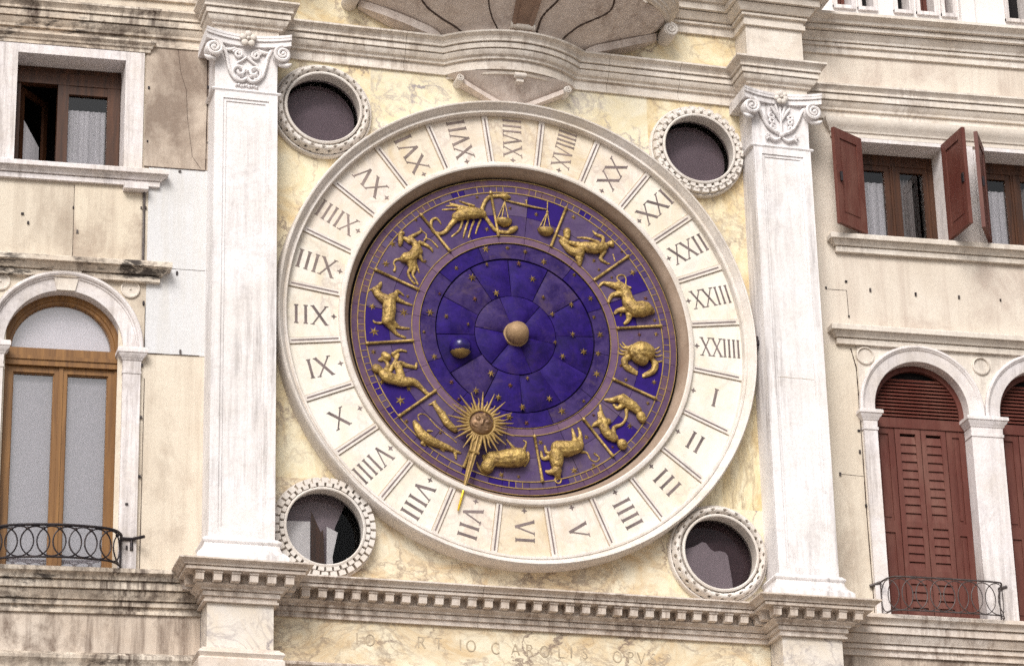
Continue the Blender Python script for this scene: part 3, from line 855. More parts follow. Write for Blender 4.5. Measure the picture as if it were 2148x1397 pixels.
reflection_shape('grey_reflection', [(bx - .62, bz - .62), (bx + .02, bz - .62), (bx + .16, bz + .10), (bx + .26, bz + .34), (bx + .05, bz + .52), (bx - .62, bz + .50)], .16, .17, REFL_GREY, 'large grey reflection shape set deepest behind the block-rimmed round pane', 'reflection_field')
reflection_shape('curled_reflection', [(bx + .12, bz - .60), (bx + .22, bz - .52), (bx + .275, bz - .32), (bx + .25, bz - .22), (bx + .17, bz - .40)], .066, .069, REFL_WHITE, 'curled pale reflection shape behind the block-rimmed round pane, lower right of the brown one', 'reflection_curl')
px_, pz_ = RW[3]
reflection_shape('ragged_reflection', [(px_ - .60, pz_ - .62), (px_ + .20, pz_ - .62), (px_ + .175, pz_ - .20), (px_ + .145, pz_ + .04), (px_ + .12, pz_ + .075), (px_ + .06, pz_ + .085), (px_ + .01, pz_ + .075), (px_ - .03, pz_ + .10), (px_ - .07, pz_ + .155), (px_ - .11, pz_ + .165), (px_ - .20, pz_ + .11), (px_ - .60, pz_ - .02)], .080, .09, REFL_GREY, 'grey ragged-topped shape standing for a reflected building behind the plait-rimmed round pane', 'reflection_shape')

# ------------------------------------------------------------------ shell corbels above the clock
def shell(name, z0, z1, Af, Bf, lobes, dent, mat, parent_label):
    root = holder(name, tower, (0, -.1, z0), parent_label)
    m = MB(); na, nt = 90, 26
    for i in range(na + 1):
        ph = PI * i / na
        for j in range(nt + 1):
            t = j / nt
            fl = 1 - dent * t ** 1.0 * abs(math.cos(ph * lobes)) ** 6
            m.v.append((-math.cos(ph) * Af(t) * fl, -.004 - math.sin(ph) * Bf(t) * fl, z0 + (z1 - z0) * t))
    k = nt + 1
    m.add([], [])
    for i in range(na):
        for j in range(nt):
            m.f.append([i * k + j, i * k + j + 1, (i + 1) * k + j + 1, (i + 1) * k + j]); m.m.append(0)
    m.build('bowl', mat, root, smooth=50)
    return root

def scroll_end(mb, x, z, r, y0, y1, sgn):
    mb.lathe(x, z, [(r, y1), (r, y0 + .012), (r * .93, y0), (.001, y0 - .002)], 32)
    mb.tube(spiral(x, z, r * .93, 2.0, PI / 2, sgn, y0 - .002, 36), [r * .16] * 37, 6)

# big flaring corbel (carries the niche balcony above the picture)
def lerp(tab, t):
    for (a, va), (b, vb) in zip(tab, tab[1:]):
        if t <= b:
            u = (t - a) / (b - a)
            return va + (vb - va) * u
    return tab[-1][1]
AT = [(0, .74), (.10, .82), (.22, 1.00), (.40, 1.22), (.62, 1.42), (.85, 1.58), (1, 1.66)]
BT = [(0, .36), (.10, .39), (.25, .46), (.5, .62), (.75, .80), (1, .96)]
root = bigshell = shell('shell_corbel', 3.078, 3.50, lambda t: lerp(AT, t), lambda t: lerp(BT, t), 5, .045, T_SHELL, 'broad shell corbel flaring out above the upper cornice')
m = MB()
ell = [(-1.68 * math.cos(PI * i / 40), -.98 * math.sin(PI * i / 40)) for i in range(41)]
m.sweep(ell, [(-.03, 3.485), (0.0, 3.49), (.015, 3.505), (.015, 3.53), (.035, 3.54), (.04, 3.57), (.065, 3.59), (.09, 3.62), (.09, 3.66), (.12, 3.68), (.12, 3.75), (-.2, 3.75)])
m.build('rim_moulding', T_WARM, root, smooth=30)
for s in (-1, 1):
    m = MB()
    # edge band lying along the wall and ending in a scroll
    n = 20
    for i in range(n + 1):
        t = i / n * .80
        x, z = lerp(AT, t), 3.078 + .42 * t
        y = -.03 - .16 * math.sin(PI * min(1, .25 + t * .9)) 
        for dz, yy in ((-.055, -.004), (-.055, y), (.02, y - .02), (.06, -.004)):
            m.v.append((s * (x + .02), yy, z + dz))
    for i in range(n):
        for j in range(3):
            m.f.append([i * 4 + j, i * 4 + j + 1, i * 4 + j + 5, i * 4 + j + 4] if s < 0 else [i * 4 + j, i * 4 + j + 4, i * 4 + j + 5, i * 4 + j + 1]); m.m.append(0)
    m.build('edge_band', T_SHELL, root, smooth=30)
    m = MB(); scroll_end(m, s * 1.655, 3.40, .078, -.24, 0.0, -s); m.build('scroll', T_RIM, root, smooth=40)
m = MB()
for i in range(13):
    t = i / 12
    b = lerp(BT, t); z = 3.078 + .422 * t
    wd = .10 + .05 * t
    for x, off in ((-wd, -.005), (-wd, .03), (-wd * .72, .03), (-wd * .60, .006), (wd * .60, .006), (wd * .72, .03), (wd, .03), (wd, -.005)):
        m.v.append((x + .02, -b - off - .012, z))
for i in range(12):
    for j in range(7):
        m.f.append([i * 8 + j, (i + 1) * 8 + j, (i + 1) * 8 + j + 1, i * 8 + j + 1]); m.m.append(0)
m.build('centre_rib', stone('dark_brown_stone', (0.36, 0.25, 0.19), (0.26, 0.16, 0.12), .4, .5, 12), root, smooth=30)  # browner stone than the bowl around it
m = MB()
m.tube([(-.10, -.415, 3.135), (.14, -.415, 3.135)], .034, 16)
m.tube([(-.105, -.415, 3.135), (-.085, -.415, 3.135)], .042, 16); m.tube([(.125, -.415, 3.135), (.145, -.415, 3.135)], .042, 16)
m.build('scroll', T_RIM, root, smooth=40)
JOINT = flat('open_joint', (0.075, 0.05, 0.04), 0.9)
for ph_, t0, t1, wob in ((1.28, .0, 1.0, .004), (1.78, .0, .75, .03), (2.20, .0, 1.0, .05), (.72, .0, 1.0, .02)):
    m = MB(); pts = []
    for i in range(25):
        t = t0 + (t1 - t0) * i / 24
        ph = ph_ + wob * math.sin(9 * t + ph_)
        fl = 1 - .045 * t * abs(math.cos(ph * 5)) ** 6
        pts.append((-math.cos(ph) * lerp(AT, t) * fl, -.004 - math.sin(ph) * lerp(BT, t) * fl, 3.078 + .422 * t))
    m.tube(pts, [.007 + .006 * abs(math.sin(i * 1.7)) * (wob * 20 > .3) for i in range(25)], 6)
    m.build('joint', JOINT, bigshell)
# small inverted shell under the bow
SA = lambda t: .07 + .60 * t ** .92
SB = lambda t: .03 + .235 * t ** 1.1
root = shell('shell_corbel', 2.43, 2.705, SA, SB, 3, .02, T_SHELL, 'small shell corbel between the bowed cornice and the clock')
m = MB()
m.sweep([(b[0] * .985, b[1] + .015) for b in bow], [(-.02, 2.672), (.008, 2.674), (.016, 2.69), (.010, 2.704), (-.02, 2.71)])
m.build('rim_moulding', T_WARM, root, smooth=40)
for s in (-1, 1):
    m = MB(); scroll_end(m, s * .555, 2.625, .040, -.165, 0.0, -s); m.build('scroll', T_RIM, root, smooth=40)
    m = MB(); n = 14
    for i in range(n + 1):
        t = i / n * .74
        x, z = SA(t) , 2.43 + .275 * t
        for dx, yy in ((-.012, -.003), (-.012, -.07 - .07 * t), (.035, -.075 - .075 * t), (.04, -.003)):
            m.v.append((s * (x + dx), yy, z - dx * .6))
    for i in range(n):
        for j in range(3):
            m.f.append([i * 4 + j, i * 4 + j + 4, i * 4 + j + 5, i * 4 + j + 1] if s < 0 else [i * 4 + j, i * 4 + j + 1, i * 4 + j + 5, i * 4 + j + 4]); m.m.append(0)
    m.build('edge_band', T_SHELL, root, smooth=30)
m = MB(); m.tube([(-.03, -.275, 2.665), (.085, -.275, 2.665)], .030, 14); m.box(-.01, .065, -.27, -.2, 2.60, 2.66)
m.build('scroll', T_RIM, root, smooth=40)

# relief outlines on the dial: limbs as (x, z, thickness) in millimetres from the dial centre
FIGS={
'scorpion':[[(-583,1186,48),(-476,1228,64),(-379,1243,60),(-311,1244,40)],[(-584,1165,33),(-638,1099,25),(-692,1022,22),(-760,990,20),(-817,1019,18),(-836,1079,17),(-825,1131,15),(-782,1156,14),(-748,1128,12),(-734,1099,8)],[(-320,1285,24),(-289,1370,21),(-239,1437,21),(-130,1464,19),(-82,1459,39),(-23,1460,12)],[(-282,1217,21),(-226,1140,21),(-178,1083,21),(-62,1074,21),(-12,1105,36),(32,1135,21)],[(-397,1328,15),(-474,1346,13),(-541,1365,9)],[(-436,1299,15),(-542,1313,13),(-639,1332,9)],[(-475,1279,15),(-611,1270,12),(-717,1254,8)],[(-514,1285,15),(-581,1309,12),(-678,1299,8)],[(-516,1152,13),(-547,1057,12),(-626,977,9)],[(-458,1158,13),(-489,1063,12),(-510,979,9)],[(-400,1164,13),(-431,1079,12),(-457,984,9)],[(-332,1181,13),(-362,1106,12),(-383,1032,9)]],
'centaur':[[(-1139,954,27),(-1121,964,21)],[(-1144,932,26),(-1145,872,29),(-1150,834,18)],[(-1098,909,21),(-1053,881,30)],[(-1032,894,30),(-992,844,40),(-967,781,44)],[(-1052,925,20),(-990,963,18),(-936,1002,13)],[(-950,880,22),(-889,859,19),(-838,826,15),(-823,798,11)],[(-987,801,47),(-1034,721,56),(-1096,698,54),(-1116,688,41)],[(-1055,659,41),(-1043,596,26),(-1072,550,15),(-1052,493,13),(-1010,440,13)],[(-1014,663,33),(-1010,583,21),(-1026,533,14),(-996,482,11),(-976,438,12)],[(-999,654,19),(-974,602,13),(-960,561,6)],[(-952,729,25),(-920,680,10)],[(-1137,689,14),(-1195,673,13),(-1213,633,9),(-1196,597,11),(-1209,558,15)],[(-943,1034,6),(-918,1003,7),(-882,974,7),(-883,936,7),(-837,919,8),(-786,869,11),(-766,844,5)],[(-904,907,12),(-893,927,11)]],
'goat':[[(-1343,416,17),(-1367,369,27),(-1405,345,25)],[(-1405,335,35),(-1358,275,44),(-1293,236,58)],[(-1264,224,60),(-1270,154,69),(-1275,74,64),(-1285,24,60)],[(-1236,267,48),(-1198,310,29),(-1178,347,17),(-1117,307,10)],[(-1189,261,29),(-1104,229,16),(-1038,215,12)],[(-1248,17,43),(-1163,-29,17),(-1069,-31,12)],[(-1267,-4,44),(-1220,-69,24),(-1173,-109,16),(-1108,-128,13)],[(-1351,-2,15),(-1403,1,13),(-1421,21,8)],[(-1414,345,10),(-1447,338,8),(-1466,315,6)]],
'water carrier':[[(-1397,-477,48),(-1378,-485,44)],[(-1346,-507,40),(-1299,-556,60),(-1225,-574,54),(-1141,-592,50)],[(-1150,-563,46),(-1177,-448,37),(-1162,-403,29),(-1083,-419,22),(-1008,-429,17)],[(-1008,-434,16),(-998,-384,13)],[(-1113,-589,50),(-1029,-582,37),(-954,-635,24),(-889,-690,19),(-842,-674,15)],[(-1313,-504,31),(-1280,-428,21),(-1309,-381,17)],[(-1261,-485,23),(-1204,-372,18),(-1176,-311,15)],[(-1316,-328,35),(-1288,-350,40)],[(-1349,-375,23),(-1368,-382,13)],[(-1232,-311,21),(-1166,-266,16),(-1100,-270,13)],[(-1223,-335,13),(-1176,-311,12)]],
'fish pair':[[(-1024,-987,23),(-1001,-1043,40),(-960,-1108,50),(-896,-1155,51),(-803,-1192,40),(-710,-1218,31),(-645,-1242,21)],[(-636,-1246,19),(-580,-1261,13)],[(-636,-1251,19),(-623,-1322,12)],[(-952,-1193,21),(-925,-1215,10)],[(-766,-1237,17),(-739,-1259,8)],[(-894,-1064,15),(-852,-1061,8)],[(-834,-778,21),(-798,-834,29),(-752,-898,37),(-706,-972,40),(-632,-1034,29)],[(-834,-778,15),(-881,-797,8)],[(-829,-768,15),(-815,-748,8)],[(-751,-888,15),(-723,-857,8)],[(-977,-964,7),(-991,-917,7),(-958,-895,7),(-902,-910,7),(-800,-1018,7),(-680,-1105,7),(-615,-1158,7)]],
'ram':[[(-23,-1275,99),(-127,-1293,92),(-212,-1304,79),(-278,-1304,72)],[(-293,-1330,63),(-327,-1390,67)],[(-279,-1338,21),(-278,-1405,21),(-319,-1440,20),(-375,-1427,18),(-407,-1381,14),(-418,-1339,7)],[(-334,-1400,21),(-339,-1398,24)],[(-53,-1181,22),(-83,-1135,13),(-120,-1089,7)],[(-67,-1153,12),(-48,-1152,9)],[(36,-1203,24),(69,-1133,11),(72,-1099,10),(46,-1086,8)],[(51,-1342,14),(81,-1287,20),(90,-1228,18),(88,-1199,10)],[(-339,-1299,29),(-353,-1276,19)]],
'bull':[[(384,-1148,77),(470,-1151,82),(557,-1125,69),(592,-1098,56)],[(363,-1218,73),(365,-1305,64)],[(363,-1373,54),(301,-1392,25),(268,-1385,17)],[(376,-1410,37),(385,-1439,19)],[(560,-1057,35),(552,-989,19),(540,-931,13)],[(607,-1073,37),(620,-984,19),(603,-917,13)],[(316,-1212,29),(269,-1186,18),(261,-1129,13)],[(296,-1242,25),(233,-1257,18),(221,-1190,14)],[(623,-1159,17),(681,-1165,11),(717,-1230,9),(774,-1245,9),(804,-1204,9),(757,-1168,13)],[(361,-1431,9),(351,-1465,9),(374,-1493,9),(407,-1481,9),(413,-1446,9),(395,-1433,9)]],
'twins':[[(1238,-748,48),(1252,-781,40)],[(1207,-691,44),(1136,-642,54),(1050,-600,48)],[(1046,-577,42),(952,-603,27),(884,-603,14)],[(1053,-649,31),(1008,-682,21),(970,-651,15)],[(1185,-623,24),(1119,-574,19),(1071,-544,21)],[(1095,-695,21),(1097,-749,15),(1081,-790,13)],[(1032,-1050,52),(1041,-1069,44)],[(957,-997,44),(895,-962,50),(854,-897,48)],[(817,-851,40),(778,-864,27),(748,-886,12)],[(866,-837,39),(840,-750,21),(832,-662,12)],[(819,-801,21),(811,-743,12)],[(905,-824,31),(875,-846,33)],[(958,-967,29),(961,-888,23),(1045,-842,17),(1086,-790,13)]],
'crab':[[(1207,-90,83),(1267,-69,96),(1326,-79,83)],[(1235,-132,77),(1273,-159,67)],[(1146,-140,29),(1096,-175,37),(1117,-253,30),(1218,-309,13)],[(1142,-241,23),(1228,-288,10)],[(1382,-140,25),(1409,-198,37),(1381,-270,32),(1285,-329,15)],[(1387,-250,23),(1281,-309,10)],[(1191,-5,13),(1131,-31,11),(1084,15,8)],[(1170,-38,13),(1101,-44,11),(1058,-7,8)],[(1159,-69,13),(1080,-78,11),(1045,-48,8)],[(1148,-95,13),(1069,-112,11),(1034,-85,8)],[(1339,8,13),(1406,-37,11),(1467,-1,8)],[(1368,-20,13),(1425,-66,11),(1478,-41,8)],[(1386,-59,13),(1423,-106,11),(1488,-85,8)],[(1392,-139,13),(1440,-160,11),(1485,-146,8)]],
'lion':[[(1068,602,54),(1125,557,56),(1147,487,60),(1169,408,75),(1226,362,85)],[(1286,373,87),(1355,374,64),(1399,368,35)],[(1336,403,58),(1385,387,39)],[(1048,601,40),(950,622,25),(901,626,18),(865,583,13)],[(1084,527,35),(995,504,24),(957,429,17)],[(1127,363,39),(1048,346,23),(1017,313,15)],[(1164,306,39),(1152,254,24),(1116,215,17)],[(1094,646,11),(1056,693,9),(1078,728,9),(1127,733,9),(1150,692,9),(1146,630,9),(1191,604,14)]],
'maiden':[[(1002,1058,33),(1013,1047,28)],[(934,1019,45),(836,989,62),(758,989,59)],[(955,1041,23),(974,1051,23)],[(739,996,53),(685,994,42)],[(670,1013,32),(566,1031,22),(490,1080,15),(452,1097,8)],[(667,916,57),(582,940,42),(526,991,30),(481,1039,19)],[(665,867,42),(672,803,21)],[(550,1143,41),(548,1086,32)],[(924,1071,22),(923,1123,20),(861,1141,17),(823,1184,8)],[(878,1066,16),(762,1095,14),(657,1093,8)],[(932,966,24),(890,885,20),(947,850,15),(990,840,8)],[(1025,951,6),(1042,879,8)],[(637,961,19),(589,916,23)]],
}
STARS=[(-985,1117,17),(-1223,840,36),(-1291,626,36),(-281,881,36),(-362,1427,19),(-266,1092,24),(-27,1343,19),(-900,689,21),(-584,649,24),(-57,913,17),(-279,713,21),(45,750,24),(-432,557,38),(243,1303,23),(627,1311,26),(825,861,24),(1001,698,17),(1222,770,33),(871,768,19),(1117,987,14),(-65,913,19),(119,890,24),(307,801,33),(617,692,21),(47,755,24),(184,600,33),(-189,416,33),(-408,335,24),(-757,363,17),(-855,159,36),(-698,128,24),(-919,-50,19),(-819,-298,30),(-480,63,19),(-653,-544,24),(-261,-427,33),(-417,-617,33),(-195,-668,33),(-73,-535,24),(-585,-714,21),(-1427,166,33),(-1116,130,40),(-1410,-93,43),(-1420,-301,26),(-1343,-607,26),(-1077,-648,28),(-1076,303,19),(-1160,-776,44),(1345,507,24),(1430,280,24),(1080,305,19),(1264,113,21),(1438,134,24),(1059,-231,19),(1107,-377,24),(1396,-377,28),(776,455,28),(803,259,21),(860,78,33),(833,-120,30),(811,-337,36),(572,365,28),(373,246,26),(286,419,21),(576,52,28),(393,-48,21),(466,-187,30),(682,-123,33),(102,-446,21),(-71,-535,17),(317,-640,30),(669,-631,19),(-81,-857,28),(45,-744,26),(-774,-1072,19),(-1105,-982,24),(-180,-1451,30),(-11,-1457,19),(46,-754,30),(444,-751,36),(-89,-858,36),(85,-902,24),(218,-1092,26),(681,-1002,26),(1126,-854,30),(1322,-601,21),(761,-770,17),(943,-1084,17),(549,-1353,36),(743,-1285,24)]
CLL= [(-3636,2233),(-3638,1662),(-3060,2305),(-3051,1711),(-3319,1378),(-3035,1192),(-4796,788),(-4740,701),(-4322,900),(-4278,654),(-3681,961),(-3636,965),(-3328,320),(-3029,153),(-3637,-14),(-3032,-322),(-3282,-474),(-3659,-640),(-3033,-544),(-3656,-1155),(-3656,-1733),(-3038,-1111),(-3039,-1673),(-3754,-2020),(-3744,-2434)]
CLR= [(3261,790),(3484,879),(3742,809),(4237,808),(4715,821),(5176,832),(3488,499),(3277,-1196),(3502,-945),(3508,-723),(3527,-1504)]

# ------------------------------------------------------------------ the great clock
clock = thing('astronomical_clock', 'great round clock with blue and gold zodiac dial and marble ring of Roman hours', 'clock', (0, 0, -2.42))
m = MB()
m.lathe(0, 0, [(2.412, 0.0), (2.408, -.185), (2.402, -.205), (2.392, -.218), (2.380, -.214), (2.374, -.200), (2.366, -.192), (2.334, -.140), (2.326, -.136), (2.322, -.148), (2.304, -.150), (2.297, -.138), (2.294, -.060)], 256)
m.build('outer_rim', T_RING, clock, smooth=28)
m = MB()
for k in range(24):
    m.sector(1.77, 2.30, rad(15 * k - 7.5), rad(15 * k + 7.5), -.068, -.03, 10, {5: 3, 6: 3, 7: 1, 8: 3, 0: 2, 1: 2, 23: 2, 22: 2, 17: 1, 18: 3, 19: 1}.get(k, RND.choice((0, 0, 1, 2))))
hours = m.build('hour_ring', [MB_HOUR, MB_HOUR2, MB_HOUR3, MB_HOUR4], clock)
m = MB()
m.lathe(0, 0, [(1.785, -.060), (1.782, -.104), (1.774, -.116), (1.762, -.120), (1.740, -.120), (1.728, -.112)], 224, mi=0)
m.lathe(0, 0, [(1.728, -.112), (1.716, -.090), (1.694, -.062), (1.678, -.034), (1.670, -.006), (1.670, .075)], 224, mi=1)
m.build('inner_rim', [T_RING, T_BEZEL], clock, smooth=28)
for k in range(24):
    a = rad(7.5 + 15 * k)
    ca, sa = math.cos(a), math.sin(a)
    P = lambda r, t=0.0: (r * ca - t * sa, r * sa + t * ca)
    m = MB()
    m.bar(P(1.775), P(2.298), .058, -.084, -.066, 0)
    m.bar(P(1.80), P(2.262), .015, -.0855, -.080, 1)
    m.bar(P(1.775, -.034), P(2.298, -.034), .006, -.0695, -.066, 2)
    m.bar(P(1.775, .034), P(2.298, .034), .006, -.0695, -.066, 2)
    m.build('divider', [T_RING, INK, FADED], hours)

def roman(n):
    s = 'X' * (n // 10); n %= 10
    if n >= 5: s += 'V'; n -= 5
    return s + 'I' * n
def numeral(n):
    a = rad(-15 * n + 0.3)
    ca, sa = math.cos(a), math.sin(a)
    T = roman(n); H = .190
    wX, wV, pI, gap = .158, .142, .074, .018
    if len(T) >= 6: wX, wV, pI, gap = .132, .130, .050, .008
    elif len(T) == 5: wX, wV, pI, gap = .140, .135, .056, .012
    elif len(T) == 4: wX, wV, pI, gap = .148, .140, .064, .016
    W = [{'X': wX, 'V': wV, 'I': pI}[c] for c in T]
    tot = sum(W) + gap * (len(T) - 1)
    fit = min(1.0, .415 / tot)
    W = [w * fit for w in W]; g = gap * fit; tot *= fit
    u0 = 1.868 + (.405 - tot) * (.45 if len(T) == 1 else (.30 if len(T) < 4 else .42))
    to = lambda u, v: (u * ca - v * sa, u * sa + v * ca)
    mb = MB(); lay = [0]
    def st(u1, v1, u2, v2, w):
        lay[0] += 1
        mb.bar(to(u1, v1), to(u2, v2), w, -.0715 - .00008 * lay[0], -.066)
    u = u0; h = H / 2
    for c, w in zip(T, W):
        k = min(1.0, fit * (.82 if len(T) >= 5 else 1))
        if c == 'I':
            st(u + w / 2, -h, u + w / 2, h, .0255 * k)
            for v in (-h + .004, h - .004): st(u + w / 2 - .021 * k, v, u + w / 2 + .021 * k, v, .008)
        elif c == 'X':
            st(u + .012, h, u + w - .012, -h, .0262 * k); st(u + .012, -h, u + w - .012, h, .013 * k)
            for uu, v in ((u + .012, h), (u + w - .012, -h), (u + .012, -h), (u + w - .012, h)): st(uu - .020, v * .975, uu + .020, v * .975, .007)
        else:
            st(u + .010, h, u + w / 2, -h, .0262 * k); st(u + w / 2 - .004, -h, u + w - .010, h, .013 * k)
            for uu in (u + .010, u + w - .010): st(uu - .020, h * .975, uu + .020, h * .975, .007)
        u += w + g
    # the little four-pointed star at the foot of each hour
    d = 1.826; q = .030
    pts = []
    for i in range(8):
        r = q if i % 2 == 0 else q * .42
        b = i * PI / 4
        pts.append(to(d + r * math.cos(b), r * math.sin(b)))
    mb.build('numeral', INK2 if 12 < n < 20 else INK, hours)
    MB().prism(pts, -.0712, -.066).build('diamond', INK2 if 12 < n < 20 else INK, hours)
for n in range(1, 25): numeral(n)

# dial: fixed zodiac band
FACE = 0.020
m = MB(); m.disc(0, 0, 1.70, 0.062, 128); m.lathe(0, 0, [(1.66, .050), (.945, .050)], 128)
dial = m.build('zodiac_disc', BLACK, clock)
m = MB()
deep_cells = {(11, 1), (13, 1), (1, 1), (22, 1), (20, 1), (0, 0), (6, 0), (18, 1), (4, 1)}
for c in range(24):
    a0, a1 = rad(8.55 + 15 * c), rad(8.55 + 15 * (c + 1))
    for row, (r0, r1) in enumerate(((1.046, 1.262), (1.266, 1.500))):
        e0, e1 = .0022 / r0, .0022 / r1
        deep = (c, row) in deep_cells
        mi = 2 if deep else (1 if RND.random() < .38 else 0)
        if deep and row == 1 and RND.random() < .6:
            am = a0 + (a1 - a0) * .55
            m.sector(r0, r1, a0 + e0, am, FACE + RND.uniform(0, .002), .06, 3, 2)
            m.sector(r0, r1, am, a1 - e0, FACE + RND.uniform(0, .002), .06, 3, 0)
        else:
            m.sector(r0, r1, a0 + e0, a1 - e0, FACE + RND.uniform(0, .002), .06, 4, mi)
m.build('enamel_tile', [E_LIGHT, E_MID, E_DEEP], dial, label='grey-blue enamel tiles with a few deep blue ones')
m = MB()
for k in range(24):
    m.sector(.968, 1.036, rad(8.55 + 15 * k) + .002, rad(23.55 + 15 * k) - .002, FACE + .001, .06, 4, 0)
m.build('inner_band', E_MAUVE, dial, label='dull mauve band inside the zodiac')
m = MB()
for k in range(72):
    a0 = rad(5 * k + 3.55)
    mi = RND.choice((0, 1, 1, 2, 3))
    m.sector(1.512, 1.570, a0 + .0015, a0 + rad(5) - .0015, FACE + RND.uniform(0, .0015), .06, 2, mi)
m.build('degree_band', [E_LIGHT, E_MID, E_DEEP, E_BROWN], dial)
m = MB()
for k in range(36):
    a0 = rad(10 * k + 3.55)
    m.sector(1.580, 1.640, a0 + .001, a0 + rad(10) - .001, FACE + .001, .06, 3, 0)
m.build('outer_band', E_BROWN, dial)
m = MB()
for r, w in ((1.506, .010), (1.575, .009), (1.041, .008), (.966, .004), (1.640, .006)):
    m.lathe(0, 0, [(r + w / 2, FACE + .01), (r + w / 2, FACE - .006), (r - w / 2, FACE - .006), (r - w / 2, FACE + .01)], 180)
for k in range(144):
    if RND.random() < .55:
        a = rad(2.5 * k + 1)
        m.bar((1.512 * math.cos(a), 1.512 * math.sin(a)), (1.570 * math.cos(a), 1.570 * math.sin(a)), .006, FACE - .003, FACE + .01)
m.build('gold_line', GOLD_D, dial, label='thin gilt circles and degree ticks')
for k in range(12):
    a = rad(8.55 + 30 * k)
    ca, sa = math.cos(a), math.sin(a)
    m = MB()
    m.tube([(r * ca, FACE - .012, r * sa) for r in (1.035, 1.06, 1.063, 1.27, 1.487, 1.49, 1.515)], [.013, .019, .015, .014, .015, .020, .016], 8)
    m.build('sector_bar', GOLD, dial, smooth=60)

LABF = {'scorpion': 'gilt scorpion with claws reaching right', 'centaur': 'gilt centaur drawing a bow', 'goat': 'gilt goat standing sideways', 'water carrier': 'gilt kneeling man tipping a water jar', 'fish pair': 'two gilt fish tied by a cord', 'ram': 'gilt ram, upside down below the sun',
        'bull': 'gilt bull with curled tail, head down', 'twins': 'two gilt child twins holding hands', 'crab': 'gilt crab with closed pincers', 'lion': 'gilt lion walking head down', 'maiden': 'gilt reclining winged maiden'}
for nm, chains in FIGS.items():
    mb = MB()
    for ch in chains:
        mb.limb([(x / 1000, FACE - .55 * r / 1000, z / 1000, max(r, 8) / 1000 * 1.0) for x, z, r in ch], 10)
    f = fuse(mb, .0054, 2)
    def chase(x, y, z):
        p = Vector((x * 36, y * 36, z * 36))
        d = .0042 * noise.fractal(p, .7, 2.2, 3)
        return d
    f.v = [(x, FACE + .004 + (y - FACE) * .86 - (chase(x, y, z) if y < FACE - .01 else 0), z) for x, y, z in f.v]
    f.build('zodiac_relief', GOLD, dial, smooth=50, label=LABF[nm])
# the scales
mb = MB()
def thin(p, q, r=.006): mb.tube([(p[0], FACE - .02, p[1]), (q[0], FACE - .02, q[1])], r, 6)
mb.tube([(-.085, FACE - .018, 1.42), (.0, FACE - .022, 1.408), (.141, FACE - .022, 1.386), (.25, FACE - .020, 1.372), (.347, FACE - .016, 1.366)], [.006, .010, .012, .010, .006], 8)
for (tx, tz), (bx_, bz_) in (((-.081, 1.405), (-.096, 1.205)), ((.355, 1.335), (.330, 1.148))):
    for dx in (-.062, -.02, .05): thin((tx, tz), (bx_ + dx, bz_ + .012), .0055)
    for i in range(7):
        t0, t1 = i / 7, (i + 1) / 7
        mb.tube([(bx_, FACE - .025, bz_ - .078 * t0), (bx_, FACE - .025, bz_ - .078 * t1)], [.086 * math.sqrt(1 - t0 ** 2) * .98, .086 * math.sqrt(max(.02, 1 - t1 ** 2)) * .98], 18)
thin((.360, 1.452), (.355, 1.335), .006); mb.ball((.355, FACE - .02, 1.335), .015, .015); mb.ball((.141, FACE - .02, 1.435), .012, .012); thin((.141, 1.43), (.141, 1.386))
mb.v = [(x, FACE + .004 + (y - FACE) * .7, z) for x, y, z in mb.v]
mb.build('zodiac_relief', GOLD, dial, smooth=60, label='gilt pair of scales hanging from a beam')

def star_mesh(mb, x, z, r, y, rot):
    n = 6
    vs = [(x, y - .016, z)]
    for i in range(2 * n):
        a = rot + PI * i / n
        q = r if i % 2 == 0 else r * .36
        vs.append((x + q * math.cos(a), y - .001, z + q * math.sin(a)))
    mb.add(vs, [(0, 1 + i, 1 + (i + 1) % (2 * n)) for i in range(2 * n)])
def panel(mb, r0, r1, a0, a1, y, tilt, swell, mi=0, na=12, nr=6):
    """slightly tilted, swelling wedge of enamel"""
    vs = []
    for i in range(na + 1):
        u = i / na
        for j in range(nr + 1):
            v = j / nr
            r, a = r0 + (r1 - r0) * v, a0 + (a1 - a0) * u
            e = min(1, 6 * min(u, 1 - u)) * min(1, 5 * min(v + .0, 1 - v + .0))
            yy = y + tilt * (u - .5) - swell * math.sin(PI * u) * math.sin(PI * v) + .010 * (1 - e)
            vs.append((r * math.cos(a), yy, r * math.sin(a)))
    k = nr + 1
    fs = [(i * k + j, i * k + j + 1, (i + 1) * k + j + 1, (i + 1) * k + j) for i in range(na) for j in range(nr)]
    ring_ = [j for j in range(k)] + [i * k + nr for i in range(1, na + 1)] + [na * k + j for j in range(nr - 1, -1, -1)] + [i * k for i in range(na - 1, 0, -1)]
    b = len(vs)
    vs += [(vs[q][0], .062, vs[q][2]) for q in ring_]
    n = len(ring_)
    fs += [(ring_[i], ring_[(i + 1) % n], b + (i + 1) % n, b + i) for i in range(n)]
    mb.add(vs, fs, mi)
    return mb
